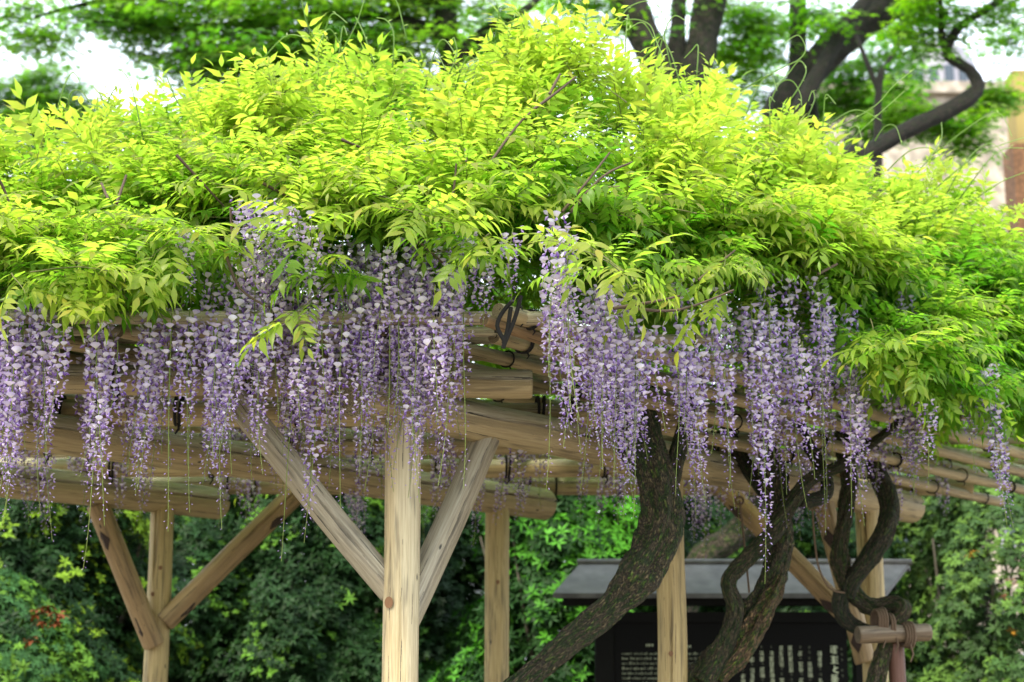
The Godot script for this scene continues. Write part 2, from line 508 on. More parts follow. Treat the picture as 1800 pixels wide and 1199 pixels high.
func evergreen_sprig(leaves: int, len: float, wid: float) -> ArrayMesh:   # three whorls on a forked twig
	var b := Buf.new()
	for w in 3:
		var a0 := w * TAU / 3.0 + rf(0, 1)
		var tip := Vector3(cos(a0) * 0.07, 0.10 + rf(-0.02, 0.05), sin(a0) * 0.07)
		tube(b, [Vector4(0, -0.06, 0, 0.004), Vector4(tip.x * 0.5, tip.y * 0.4, tip.z * 0.5, 0.003), Vector4(tip.x, tip.y, tip.z, 0.002)], 3, Color(0.5, 0.45, 0.4))
		for k in leaves:
			var a := a0 + k * TAU / leaves + rf(-0.25, 0.25)
			var tone := rf(0.8, 1.2)
			blade(b, Transform3D(aim(Vector3(cos(a), rf(-0.15, 0.55), sin(a)), Vector3.UP), tip - Vector3(0, rf(0, 0.03), 0)), len * rf(0.75, 1.15), wid, 0.2, rf(0.0, 0.4), Color(tone, tone, tone), Color(tone, tone, tone), 3)
	return b.mesh(M.hedge_leaf)

# ------------------------------------------------------------------ the pergola
const BEAM_Y := 2.735
const OBLIQUE := 0.85                    # metres to the right for each metre away
func beam_x(off: float, d: float) -> float: return -0.45 + off + OBLIQUE * (d - 6.8)

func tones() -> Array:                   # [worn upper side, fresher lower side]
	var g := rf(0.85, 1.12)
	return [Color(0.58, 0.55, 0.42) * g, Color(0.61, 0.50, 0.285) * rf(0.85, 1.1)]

func lashing_mesh(turns: int, loose: bool) -> ArrayMesh:      # loops of rope round an x-axis pole of radius 1 (set by scale)
	var b := Buf.new()
	for t in turns:
		var path := []
		for k in 17:
			var a := TAU * k / 16.0
			var r := 1.1 + (0.25 * maxf(0.0, sin(a)) if loose else 0.0)
			path.append(Vector4((t - turns * 0.5 + 0.5) * 0.42 + 0.12 * sin(a + t), cos(a) * r, sin(a) * r, 0.13))
		tube(b, path, 5)
	tube(b, [Vector4(0.1, -1.05, 0.5, 0.12), Vector4(0.2, -1.5, 0.7, 0.11), Vector4(-0.1, -1.9, 0.6, 0.08)], 4)
	return b.mesh(M.rope)

func build_pergola() -> void:
	var g := thing("log_pergola", "pale peeled log pergola with bamboo poles, carrying the flowering wisteria", "pergola", Vector3(0, 0, -8.4))
	var lash := [lashing_mesh(2, false), lashing_mesh(2, true), lashing_mesh(1, true)]
	var lash_at := func(p: MeshInstance3D, where: Vector3, along: Vector3, r: float):
		placed("lashing", lash[rng.randi() % 3], p, Transform3D(aim(along, Vector3.UP).scaled(Vector3.ONE * (r + 0.001)), where), true)
	var dir := Vector3(OBLIQUE, 0, -1).normalized()
	# posts
	var posts := [[703.0, 6.8, 0.0745, true], [1177.0, 8.35, 0.0755, true], [1529.0, 9.73, 0.074, false], [872.0, 9.73, 0.071, false], [279.0, 9.73, 0.071, false]]
	for k in posts.size():
		var p: Array = posts[k]
		var x := at(p[0], 1000.0, p[1])
		var c := [Color(0.70, 0.64, 0.44), Color(0.68, 0.585, 0.36)] if k == 0 else [Color(0.58, 0.48, 0.235), Color(0.55, 0.44, 0.20)]
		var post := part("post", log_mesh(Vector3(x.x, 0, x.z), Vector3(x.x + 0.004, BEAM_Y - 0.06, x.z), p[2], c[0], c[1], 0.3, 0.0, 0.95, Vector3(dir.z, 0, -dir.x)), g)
		var knots := [[686.0, 1061.0]] if k == 0 else [[1177.0, 1150.0]] if k == 1 else [[875.0, 1025.0]] if k == 3 else [[286.0, 1000.0], [273.0, 1046.0]] if k == 4 else []
		for q in knots:
			var pos := at(q[0], q[1], p[1])
			var o := Vector3(pos.x - x.x, 0, 0)
			o.z = sqrt(maxf(0.0001, p[2] * p[2] - o.x * o.x)) * 0.965
			var kb := Buf.new()
			var nn := Vector3(o.x, 0, o.z).normalized()
			var sz := 0.02 if k == 0 else 0.011
			var prev := 0
			var cen := kb.vert(Vector3(x.x, pos.y, x.z) + o + nn * 0.009, nn)
			for j in 13:
				var a := TAU * j / 12.0
				var vv := kb.vert(Vector3(x.x, pos.y, x.z) + o + nn * 0.003 + Vector3(nn.z, 0, -nn.x) * cos(a) * sz + Vector3(0, sin(a) * sz * 1.15, 0), nn)
				if j > 0: kb.tri(cen, prev, vv)
				prev = vv
			part("knot", kb.mesh(M.knot), post, true)
	# beams that run away to the right
	for bm in [[0.0, 6.6, 10.13], [-2.13, 5.0, 10.07], [-4.05, 5.0, 10.06]]:
		var t := tones()
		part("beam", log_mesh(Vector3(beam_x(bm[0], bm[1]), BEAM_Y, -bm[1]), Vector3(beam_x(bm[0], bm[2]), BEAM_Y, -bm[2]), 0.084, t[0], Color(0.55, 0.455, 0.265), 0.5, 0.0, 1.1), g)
	# braces: [top x, y, depth, foot x, y, depth, radius, squared, worn]
	for br in [[385.0, 668.0, 6.86, 692.0, 1040.0, 6.83, 0.064, 0.75, true], [858.0, 772.0, 7.3, 714.0, 1092.0, 6.85, 0.06, 0.6, true], [172.0, 885.0, 9.4, 272.0, 1135.0, 9.66, 0.062, 0.0, false],
			[520.0, 868.0, 9.85, 288.0, 1095.0, 9.7, 0.062, 0.0, false], [1262.0, 850.0, 9.85, 1495.0, 1090.0, 9.7, 0.062, 0.2, false], [1446.0, 880.0, 9.34, 1520.0, 1165.0, 9.64, 0.058, 0.0, false]]:
		var hi := at(br[0], br[1], br[2])
		var lo := at(br[3], br[4], br[5])
		if br[0] == 858.0:                                       # the one that lies right under the front beam
			hi = Vector3(beam_x(0.0, 7.2), BEAM_Y - 0.05, -7.2)
			lo = Vector3(beam_x(0.0, 6.83), lo.y, -6.83)
		var c := [Color(0.52, 0.50, 0.40), Color(0.47, 0.43, 0.32)] if br[8] else [Color(0.45, 0.34, 0.17), Color(0.38, 0.27, 0.13)]
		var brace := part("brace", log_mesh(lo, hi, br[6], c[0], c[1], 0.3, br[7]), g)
		if not br[8]:
			for e in [[hi, lo, 0.2], [lo, hi, 0.14]]:
				var d: Vector3 = (e[1] - e[0]).normalized()
				var out := Vector3(-0.5 if br[0] < 400 or br[0] > 1300 else 0.5, -0.2, 1)
				out = (out - d * out.dot(d)).normalized()
				if br[0] > 500.0 and br[0] < 1300.0 or br[0] == 520.0: out = (Vector3(0, -1, 0.7) - d * Vector3(0, -1, 0.7).dot(d)).normalized()
				var s := d.cross(out)
				var c0: Vector3 = e[0] + d * e[2] + out * (br[6] * 1.0)
				var nb := Buf.new()
				c0 += out * 0.004
				var rim := [c0 + d * 0.06, c0 + s * 0.034 - out * 0.012, c0 - d * 0.06, c0 - s * 0.034 - out * 0.012]
				for j in 4: nb.flat(rim[j] + out * 0.003, rim[(j + 1) % 4] + out * 0.003, c0 + out * 0.002, out)
				part("notch", nb.mesh(M.notch), brace, true)
	# rails across the beams: [depth, left x, right px, radius]
	for r in [[6.87, -3.4, 937.0, 0.062], [7.62, -3.6, 1243.0, 0.058], [8.55, -3.8, 1330.0, 0.056], [9.34, -3.9, 1552.0, 0.052], [10.12, -4.0, 1702.0, 0.056]]:
		var y: float = BEAM_Y + 0.084 + r[3] - 0.012
		var t := tones()
		var right := at(r[2], 700.0, r[0]).x
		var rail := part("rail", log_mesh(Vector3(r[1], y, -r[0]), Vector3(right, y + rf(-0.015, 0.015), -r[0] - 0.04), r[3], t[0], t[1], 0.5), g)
		var spots := []
		for off in [0.0, -2.13, -4.05]: spots.append(beam_x(off, r[0]))
		for k in 8: spots.append(beam_x(-0.18 - 0.54 * k, r[0]) + 0.05)
		for xx in spots:
			if xx < right - 0.06 and xx > -2.4: lash_at.call(rail, Vector3(xx + rf(-0.02, 0.02), y, -r[0]), Vector3.RIGHT, r[3])
	# thinner poles over the rails, parallel to the beams
	var py := 2.995
	for k in 15:
		var off := 0.89 - 0.36 * k
		var d0: float = [6.22, 6.62, 6.4][k] if k < 3 else rf(6.45, 6.7)
		var r: float = [0.032, 0.034, 0.03][k] if k < 3 else rf(0.026, 0.034)
		var t := tones()
		var y := py + rf(-0.01, 0.012)
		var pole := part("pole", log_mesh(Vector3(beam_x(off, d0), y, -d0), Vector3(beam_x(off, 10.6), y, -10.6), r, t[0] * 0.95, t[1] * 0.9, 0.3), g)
		if k < 5:
			for d in [d0 + 0.14, 7.1, 7.9, 8.7, 9.4, 10.2]: lash_at.call(pole, Vector3(beam_x(off, d), y, -d), dir, r)
	for k in 3:                                                 # lower poles near the right edge, tied below the canes
		var off := 0.72 - 0.2 * k
		var t := tones()
		var y := 2.93 - 0.06 * k
		var d0 := 7.0 + 0.35 * k
		var pole := part("pole", log_mesh(Vector3(beam_x(off, d0), y, -d0), Vector3(beam_x(off, 10.5), y, -10.5), 0.03, t[0] * 0.9, t[1] * 0.9, 0.3), g)
		for d in [7.9, 8.5, 9.1, 9.7, 10.2]: lash_at.call(pole, Vector3(beam_x(off, d + 0.05 * k), y, -d - 0.05 * k), dir, 0.032)
	# bamboo canes across
	var cd := [6.33, 6.6, 6.95, 7.3, 7.7, 8.1, 8.5, 8.9, 9.3, 9.7, 10.1, 10.45]
	for k in cd.size():
		var d: float = cd[k]
		var y := 3.005 + (0.045 if k > 1 else 0.0) + rf(-0.01, 0.01)
		var right: float = at(962.0, 545.0, d).x if k == 0 else at(916.0, 578.0, d).x if k == 1 else beam_x(0.89, d) + rf(0.1, 0.3)
		var r: float = 0.027 if k == 0 else 0.021 if k == 1 else rf(0.018, 0.026)
		var t := tones()
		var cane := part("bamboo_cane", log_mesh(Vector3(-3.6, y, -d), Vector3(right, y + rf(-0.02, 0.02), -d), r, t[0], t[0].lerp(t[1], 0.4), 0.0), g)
		for j in 3: lash_at.call(cane, Vector3(right - 0.1 - j * rf(0.3, 0.5), y, -d), Vector3.RIGHT, r)
	# the corner stub beside the top pole
	var s0 := at(852, 562, 6.2)
	part("pole", log_mesh(s0, s0 + dir * 0.9 + Vector3(0, -0.05, 0), 0.024, Color(0.33, 0.26, 0.16), Color(0.34, 0.22, 0.10), 0.2), g)
	var corner := Buf.new()
	for q in [[[908, 522], [886, 545], [874, 572], [886, 598]], [[916, 520], [905, 560], [892, 592], [884, 612]], [[898, 540], [892, 580], [885, 604]]]:
		var path := []
		for w in q:
			var pp := at(w[0], w[1], 6.17)
			path.append(Vector4(pp.x, pp.y, pp.z, 0.0085))
		tube(corner, spline(path, 0.02), 5)
	part("lashing", corner.mesh(M.rope), g)

# ------------------------------------------------------------------ trunks
func px_path(pts: Array, d: float) -> Array:                  # [px, py, radius, depth offset]
	var out := []
	for q in pts:
		var p := at(q[0], q[1], d + (q[3] if q.size() > 3 else 0.0))
		out.append(Vector4(p.x, maxf(p.y, -0.1), p.z, q[2]))
	return out

func trunk(called: String, pts: Array, d: float, root: Node3D, col: Color, bump := 0.16, twist := 0.5, ridges := 0.8, slim := 0.77, foot := Color(0, 0, 0, 0)) -> MeshInstance3D:
	var b := Buf.new()
	var path := spline(px_path(pts, d), 0.02)
	for k in path.size(): path[k].w *= slim
	if foot.a > 0.0: tube(b, path, 30, foot, bump, twist, ridges, col)
	else: tube(b, path, 26, col, bump, twist, ridges)
	return part(called, b.mesh(M.bark), root)

# ------------------------------------------------------------------ the canopy
const TOP := [Vector2(-500, 250), Vector2(0, 232), Vector2(60, 222), Vector2(150, 208), Vector2(230, 208), Vector2(290, 195), Vector2(370, 175), Vector2(440, 158), Vector2(490, 125), Vector2(530, 88), Vector2(560, 75), Vector2(610, 95), Vector2(660, 118), Vector2(720, 148), Vector2(780, 150), Vector2(840, 128), Vector2(880, 110), Vector2(910, 72), Vector2(960, 55), Vector2(1010, 52), Vector2(1050, 72), Vector2(1090, 98), Vector2(1130, 125), Vector2(1200, 140), Vector2(1260, 160), Vector2(1320, 195), Vector2(1400, 235), Vector2(1460, 265), Vector2(1520, 300), Vector2(1580, 300), Vector2(1640, 298), Vector2(1700, 322), Vector2(1740, 360), Vector2(1780, 420), Vector2(1840, 500), Vector2(2100, 690)]
const LOW := [Vector2(-500, 570), Vector2(0, 535), Vector2(60, 505), Vector2(120, 545), Vector2(220, 545), Vector2(300, 495), Vector2(380, 500), Vector2(430, 400), Vector2(480, 420), Vector2(560, 530), Vector2(620, 450), Vector2(700, 430), Vector2(800, 460), Vector2(880, 490), Vector2(940, 410), Vector2(1000, 440), Vector2(1060, 495), Vector2(1160, 520), Vector2(1250, 525), Vector2(1330, 470), Vector2(1390, 490), Vector2(1440, 535), Vector2(1480, 580), Vector2(1530, 630), Vector2(1600, 665), Vector2(1700, 715), Vector2(1800, 745), Vector2(2100, 790)]
func front(px: float) -> float: return 6.1 + maxf(0.0, px - 1000.0) / 700.0 * 1.5

func build_wisteria() -> void:
	var vines := [
		thing("wisteria_vine", "wisteria vine on the thickest mossy trunk, which curves up beside the middle post", "wisteria", Vector3(-0.3, 0, -7.3)),
		thing("wisteria_vine", "wisteria vine with forked trunk of rotted wood, in front of the white lettering", "wisteria", Vector3(0.85, 0, -8.4)),
		thing("wisteria_vine", "wisteria vine whose looping trunk rests on the roped log prop at right", "wisteria", Vector3(1.85, 0, -9.0))]
	var moss := Color(0.165, 0.16, 0.095)
	# trunks
	trunk("trunk", [[700, 1900, 0.2], [735, 1560, 0.16], [800, 1340, 0.12], [905, 1215, 0.075], [990, 1140, 0.062], [1065, 1075, 0.074], [1122, 1010, 0.112], [1158, 940, 0.118], [1160, 870, 0.112], [1142, 800, 0.11], [1125, 735, 0.10], [1090, 660, 0.07]], 7.5, vines[0], moss, 0.26, 0.3, 0.8, 0.76, Color(0.31, 0.28, 0.19))
	trunk("branch", [[1168, 880, 0.05, 0.05], [1188, 810, 0.05], [1205, 740, 0.045], [1225, 650, 0.035]], 7.55, vines[0], moss)
	trunk("branch", [[1125, 830, 0.04, -0.05], [1098, 790, 0.04], [1088, 740, 0.035], [1060, 660, 0.03]], 7.5, vines[0], moss)
	trunk("trunk", [[1170, 1800, 0.16], [1175, 1400, 0.13], [1205, 1250, 0.12], [1255, 1170, 0.105], [1310, 1100, 0.082], [1350, 1035, 0.07], [1372, 960, 0.072], [1372, 880, 0.07], [1352, 800, 0.06], [1330, 700, 0.05]], 8.4, vines[1], moss * 0.9, 0.32, 0.5, 1.1, 0.77, Color(0.28, 0.24, 0.15))
	trunk("trunk", [[1240, 1200, 0.09, -0.05], [1280, 1120, 0.06, -0.08], [1293, 1070, 0.05, -0.1], [1281, 1022, 0.048, -0.1], [1312, 982, 0.05, -0.1], [1362, 932, 0.052, -0.12], [1395, 880, 0.05, -0.12], [1425, 842, 0.042, -0.1], [1480, 818, 0.034, -0.1], [1530, 782, 0.03, -0.05], [1590, 735, 0.024]], 8.4, vines[1], moss * 1.15, 0.22, 0.7, 0.9)
	trunk("dead_wood", [[1262, 1195, 0.05, -0.07], [1300, 1150, 0.058, -0.07], [1335, 1095, 0.06, -0.06], [1362, 1045, 0.052, -0.05], [1374, 1012, 0.02, -0.05]], 8.4, vines[1], Color(0.40, 0.30, 0.18), 0.45, 0.2, 1.2)
	trunk("branch", [[1405, 880, 0.042, -0.1], [1437, 878, 0.045, -0.05], [1455, 858, 0.046], [1440, 815, 0.045], [1415, 770, 0.04], [1390, 690, 0.03]], 8.4, vines[1], moss * 0.8)
	trunk("branch", [[1372, 900, 0.05, 0.05], [1320, 830, 0.05, 0.1], [1290, 780, 0.045, 0.1], [1260, 700, 0.04]], 8.45, vines[1], moss * 0.8)
	trunk("trunk", [[1515, 1850, 0.1], [1522, 1400, 0.085], [1535, 1240, 0.075], [1550, 1160, 0.062], [1568, 1105, 0.055], [1588, 1075, 0.052], [1572, 1062, 0.055, 0.05], [1535, 1068, 0.06, 0.08], [1500, 1045, 0.06, 0.08], [1480, 1005, 0.055, 0.06], [1477, 960, 0.05], [1486, 895, 0.052], [1493, 845, 0.052], [1480, 760, 0.05]], 9.0, vines[2], moss * 0.95, 0.26, 0.6, 1.0, 0.77, Color(0.42, 0.36, 0.26))
	trunk("trunk", [[1490, 1050, 0.05], [1500, 1020, 0.055, -0.03], [1530, 978, 0.066, -0.05], [1556, 930, 0.07, -0.05], [1562, 880, 0.068, -0.03], [1545, 835, 0.066], [1525, 760, 0.055]], 9.05, vines[2], moss * 0.85, 0.18, 0.4, 0.8)
	trunk("branch", [[1480, 1040, 0.06], [1478, 1075, 0.058], [1500, 1100, 0.05], [1545, 1110, 0.04], [1575, 1090, 0.035]], 9.05, vines[2], moss * 0.7)
	# woody branches seen through the leaves
	for q in [[[-10, 300], [12, 345], [30, 410]], [[310, 272], [345, 310], [380, 348], [402, 372]], [[462, 322], [520, 355], [575, 402]], [[406, 365], [408, 415]], [[205, 358], [222, 308]], [[698, 392], [745, 432], [778, 462]], [[774, 402], [796, 340], [802, 288]], [[858, 292], [905, 226], [932, 198]],
			[[938, 192], [975, 165], [1012, 135]], [[966, 165], [985, 130]], [[988, 372], [1030, 322], [1072, 268]], [[1003, 372], [1060, 310], [1112, 285]], [[1078, 542], [1150, 530], [1195, 520]], [[1228, 492], [1262, 465], [1292, 440]], [[1438, 482], [1472, 464]], [[820, 285], [818, 262]], [[190, 350], [178, 322]],
			[[395, 440], [420, 505], [470, 540]], [[1095, 540], [1190, 545], [1290, 510]], [[600, 245], [640, 262]]]:
		var d := front(q[0][0]) - 0.02 + clampf((420.0 - q[0][1]) / 400.0, -0.1, 1.0) * 0.75
		var pts := []
		for k in q.size():
			var w := at(q[k][0], q[k][1], d + 0.04 * k)
			pts.append(Vector4(w.x, w.y, w.z, lerpf(0.0065, 0.003, float(k) / q.size())))
		var b := Buf.new()
		tube(b, spline(pts, 0.04), 7, Color(0.075, 0.05, 0.03), 0.15, 0.3)
		part("branch", b.mesh(M.twig), vines[0 if q[0][0] < 950 else 1])
	# young shoots that curl above the canopy
	var tend := [[[1045, 100], [1085, 40], [1110, 10], [1150, 4], [1175, 45]], [[1058, 70], [1100, 36], [1140, 42], [1155, 75], [1168, 106]], [[1300, 160], [1370, 122], [1405, 104], [1416, 85], [1403, 62], [1378, 76]], [[1370, 200], [1400, 160], [1417, 125], [1405, 107], [1385, 130], [1365, 148]], [[1352, 185], [1370, 147], [1392, 142], [1407, 165], [1409, 185]],
		[[1430, 245], [1530, 192], [1570, 152], [1607, 121]], [[1430, 238], [1500, 194], [1550, 212]], [[1640, 272], [1720, 212], [1758, 200], [1779, 240]], [[1538, 248], [1555, 223], [1574, 222], [1585, 252]], [[598, 95], [625, 45], [642, -6]], [[690, 118], [692, 60], [680, 36], [662, 31]], [[790, 130], [803, 95], [798, 66], [794, 72]],
		[[742, 112], [750, 92], [768, 94], [783, 122]], [[118, 205], [124, 165], [142, 160], [165, 185], [200, 188]], [[98, 235], [75, 210], [62, 184]], [[318, 190], [306, 168], [290, 130], [268, 116]], [[565, 85], [540, 42], [529, -6]], [[880, 35], [905, 50], [932, 92]], [[870, 70], [876, 25], [873, 2]], [[1640, 335], [1720, 272], [1805, 240]],
		[[1685, 352], [1750, 270], [1800, 260]], [[1590, 330], [1650, 255], [1655, 215]], [[1225, 130], [1227, 80], [1215, 90], [1203, 102]], [[1420, 205], [1432, 175], [1428, 160], [1421, 178]], [[255, 260], [230, 150], [208, 120]], [[440, 130], [500, 65], [540, 68]], [[1120, 110], [1150, 80], [1130, 40], [1100, 55]], [[715, 70], [700, 10], [690, -8]], [[1560, 300], [1600, 265], [1640, 262], [1660, 290]],
		[[1700, 360], [1760, 320], [1810, 300]], [[30, 240], [20, 222], [-4, 222]], [[190, 200], [175, 165], [160, 150]], [[1180, 120], [1168, 60], [1175, 50]], [[1480, 260], [1540, 205], [1590, 160]], [[660, 120], [640, 60], [625, 30]]]
	for k in 22:
		var px := rf(-20, 1790)
		var y0 := curve_y(TOP, px) + rf(0, 60)
		var lean := rf(-60, 90)
		var up := rf(50, 110)
		tend.append([[px, y0], [px + lean * 0.5, y0 - up * 0.7], [px + lean, y0 - up], [px + lean * 1.4 + rf(-10, 20), y0 - up * rf(0.5, 0.95)]])
	for q in tend:
		var d := front(q[0][0]) + 0.95
		var pts := []
		var drift := rf(-0.25, 0.25)
		for k in q.size():
			var w := at(q[k][0], q[k][1], d + drift * k / q.size())
			pts.append(Vector4(w.x, w.y, w.z, lerpf(0.0036, 0.0020, float(k) / (q.size() - 1))))
		var path := spline(pts, 0.012)
		var b := Buf.new()
		tube(b, path, 5, Color(0.22, 0.32, 0.06), 0.0, 0.0, 0.0, Color(0.5, 0.56, 0.32))
		for k in range(6, path.size() - 2, 7):                  # folded leaf buds along the shoot
			var w: Vector4 = path[k]
			if rng.randf() < 0.6: blade(b, Transform3D(aim(Vector3(rf(-1, 1), rf(-0.2, 1), rf(-0.6, 1)), Vector3.UP), Vector3(w.x, w.y, w.z)), rf(0.012, 0.03), 0.007, 0.5, 0.3, Color(0.5, 0.55, 0.3), Color(0.6, 0.6, 0.45), 3)
		part("young_shoot", b.mesh(M.leaf), vines[0 if q[0][0] < 1000 else 1 if q[0][0] < 1420 else 2])
	# leaves
	var kinds := []
	for k in 7: kinds.append(compound_leaf([5, 4, 6, 5, 4, 5, 3][k], [0.27, 0.22, 0.31, 0.25, 0.2, 0.28, 0.15][k], [0.088, 0.085, 0.08, 0.092, 0.09, 0.078, 0.06][k], [0.7, 1.0, 0.6, 0.3, 1.3, 0.8, 0.3][k], [0.15, 0.3, 0.1, 0.05, 0.5, 0.25, 0.1][k]))
	var tints := []
	for k in 5:
		var m: StandardMaterial3D = M.leaf.duplicate()
		m.albedo_color = leaf_color(k / 4.0).linear_to_srgb()
		tints.append(m)
	var spots := [{}, {}, {}]                                   # vine -> kind -> [transforms, colours]
	var near := [[], [], []]
	var twigs := [Buf.new(), Buf.new(), Buf.new()]
	var grow := func(p: Vector3, dir: Vector3, len: float, young: float, vine: int, near_by: float):
		var path := []
		var q := p
		var d := dir.normalized()
		var steps := 8
		var count := int(len / 0.047)
		for k in steps + 1:
			path.append(Vector4(q.x, q.y, q.z, lerpf(0.0032, 0.0014, float(k) / steps)))
			q += d * len / steps
			d = (d + Vector3(rf(-0.12, 0.12), -0.035 + rf(-0.08, 0.08), rf(-0.12, 0.12))).normalized()
		tube(twigs[vine], path, 3, Color(0.14, 0.13, 0.05))
		for k in count:
			var t := (k + 0.6) / count
			var f := t * (steps - 0.01)
			var a: Vector4 = path[int(f)]
			var b2: Vector4 = path[int(f) + 1]
			var w := a.lerp(b2, f - int(f))
			var fwd := Vector3(b2.x - a.x, b2.y - a.y, b2.z - a.z).normalized()
			var turn := (1.0 if k % 2 == 0 else -1.0) * rf(0.5, 1.3) * (1.0 - 0.5 * t)
			var out := (fwd.rotated(Vector3.UP, turn) + Vector3(rf(-0.3, 0.3), rf(-0.35, 0.3), rf(-0.3, 0.3))).normalized()
			var s := rf(0.72, 1.1) * lerpf(1.0, 0.62, maxf(0.0, t - 0.7) / 0.3)
			var up := Vector3(rf(-0.55, 0.55), 1.0, rf(-0.55, 0.55) + 0.15)
			var kind: int = 6 if t > 0.93 else [0, 2, 3][rng.randi() % 3] if rng.randf() < young * 0.8 else rng.randi() % 6
			var x := Transform3D(aim(out, up).scaled(Vector3.ONE * s), Vector3(w.x, w.y, w.z))
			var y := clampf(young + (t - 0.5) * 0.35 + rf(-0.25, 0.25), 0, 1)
			if near_by > 0.0: near[vine].append([near_by + rf(0, 0.25) - 0.3 * s, x, y, kind])
			else:
				if not spots[vine].has(kind): spots[vine][kind] = [[], []]
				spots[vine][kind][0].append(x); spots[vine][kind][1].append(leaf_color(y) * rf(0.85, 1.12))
	var lumps := FastNoiseLite.new()
	lumps.seed = 11; lumps.frequency = 0.006; lumps.fractal_octaves = 2
	for k in 1330:
		var px := rf(-560, 1960) if k < 1130 else rf(1420, 1930)
		var v := pow(rng.randf(), 0.85) if k < 1130 else rf(0.0, 0.6)
		if v < 0.16 and px < 1460.0 and rng.randf() < 0.5: continue
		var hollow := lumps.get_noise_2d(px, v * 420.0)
		if hollow < -0.18 and v < 0.9 and rng.randf() < 0.6: continue
		var py := lerpf(curve_y(LOW, px) - 25.0, curve_y(TOP, px) + 42.0, v)
		if (absf(px - 490.0) < 90.0 and py > 330.0 or absf(px - 720.0) < 110.0 and py > 400.0 or absf(px - 980.0) < 32.0 and py > 340.0) and rng.randf() < 0.65: continue
		var d := front(px) + 1.25 * pow(v, 1.3) - hollow * 0.75 + rf(0, 0.25)
		var p := at(px, py, d)
		var az := rng.randfn(0.0, 0.8) + clampf((px - 1300.0) / 700.0, 0, 0.8)
		var el := lerpf(-0.12, 0.95, v) + rf(-0.4, 0.35)
		var dir := Vector3(sin(az) * cos(el), sin(el), cos(az) * cos(el))
		var len := rf(0.3, 0.55) * (1.0 if v < 0.85 else 0.7)
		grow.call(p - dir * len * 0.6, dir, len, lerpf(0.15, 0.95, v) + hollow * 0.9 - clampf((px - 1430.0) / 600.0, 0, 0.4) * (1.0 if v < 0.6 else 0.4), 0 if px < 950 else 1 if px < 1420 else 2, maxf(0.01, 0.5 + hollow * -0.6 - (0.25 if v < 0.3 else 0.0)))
	for k in 800:                                              # shaded leaves inside the mound
		var px := rf(-560, 1960)
		var v := pow(rng.randf(), 1.6)
		var p := at(px, lerpf(minf(curve_y(LOW, px) + 10.0, 520.0), curve_y(TOP, px) + 90.0, v), front(px) + 1.15 * v + rf(0.45, 0.85))
		var az := rf(0, TAU)
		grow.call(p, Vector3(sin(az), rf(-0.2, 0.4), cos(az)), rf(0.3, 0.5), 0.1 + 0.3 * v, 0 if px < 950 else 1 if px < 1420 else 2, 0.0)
	for k in 620:                                              # the roof of leaves behind the ridge
		var d := rf(6.9, 10.8)
		var x := beam_x(rf(-4.6, 1.15), d)
		if x > 3.4: continue
		var back := clampf((d - 7.4) / 3.2, 0, 1)
		var edge := clampf((beam_x(1.2, d) - x) / 0.9, 0, 1)
		var az := rf(0, TAU)
		grow.call(Vector3(x, 3.04 + rf(0, 0.25) + edge * rf(0.0, 0.55) * (1.0 - back), -d), Vector3(sin(az), rf(-0.1, 0.45), cos(az)), rf(0.3, 0.55), 0.45, 0 if x < 0.1 else 1 if x < 1.3 else 2, 0.0)
	for q in [[222, 545, 0], [150, 480, 0], [560, 575, 0], [300, 480, 0], [20, 540, 0], [110, 540, 0], [860, 470, 0], [1185, 515, 1], [1270, 560, 1], [1530, 620, 2], [1740, 690, 2], [1560, 640, 2]]:
		var p := at(q[0], q[1] - 60, front(q[0]) - 0.05)         # sprays that hang out over the flowers
		grow.call(p, Vector3(rf(-0.5, 0.5), -0.5, 0.6), rf(0.15, 0.24), 0.75, q[2], -0.1 + 0.12)
	for vn in 3:
		part("twig", twigs[vn].mesh(M.twig), vines[vn])
		var list: Array = near[vn]
		list.sort_custom(func(a, b): return a[0] < b[0])
		for k in list.size():
			var e: Array = list[k]
			if k < 300:
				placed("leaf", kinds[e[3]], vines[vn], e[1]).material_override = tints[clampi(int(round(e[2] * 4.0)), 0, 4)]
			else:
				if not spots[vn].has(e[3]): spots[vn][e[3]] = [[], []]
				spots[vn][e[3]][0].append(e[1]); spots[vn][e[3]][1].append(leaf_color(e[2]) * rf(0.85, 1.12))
		for kind in spots[vn]: stuff("foliage", kinds[kind], vines[vn], spots[vn][kind][0], spots[vn][kind][1])
	# flower racemes
	var rac := []
	for k in 14: rac.append([raceme([0.38, 0.45, 0.5, 0.55, 0.6, 0.66, 0.72, 0.8, 0.9, 1.0, 0.62, 0.7, 0.82, 0.5][k], [0.12, 0.1, 0.15, 0.1, 0.18, 0.12, 0.15, 0.2, 0.15, 0.12, 0.45, 0.4, 0.5, 0.3][k], [1.0, 1.05, 0.95, 1.0, 0.9, 1.0, 0.9, 0.85, 0.8, 0.75, 0.7, 0.75, 0.6, 0.8][k]), [0.38, 0.45, 0.5, 0.55, 0.6, 0.66, 0.72, 0.8, 0.9, 1.0, 0.62, 0.7, 0.82, 0.5][k], k >= 10])
	var hang := func(top: Vector3, len: float, tailed: bool, vine: int):
		var best := 0
		var miss := 9.0
		for k in rac.size():
			var e: float = absf(rac[k][1] - len) + rf(0, 0.09) + (0.0 if rac[k][2] == tailed else 0.5)
			if e < miss: miss = e; best = k
		var s := clampf(len / rac[best][1], 0.75, 1.25)
		var x := Transform3D(Basis.from_euler(Vector3(rf(-0.04, 0.04), rf(0, TAU), rf(-0.04, 0.04))).scaled(Vector3(lerpf(1.0, s, 0.4), s, lerpf(1.0, s, 0.4))), top)
		placed("flower_raceme", rac[best][0], vines[vine], x)
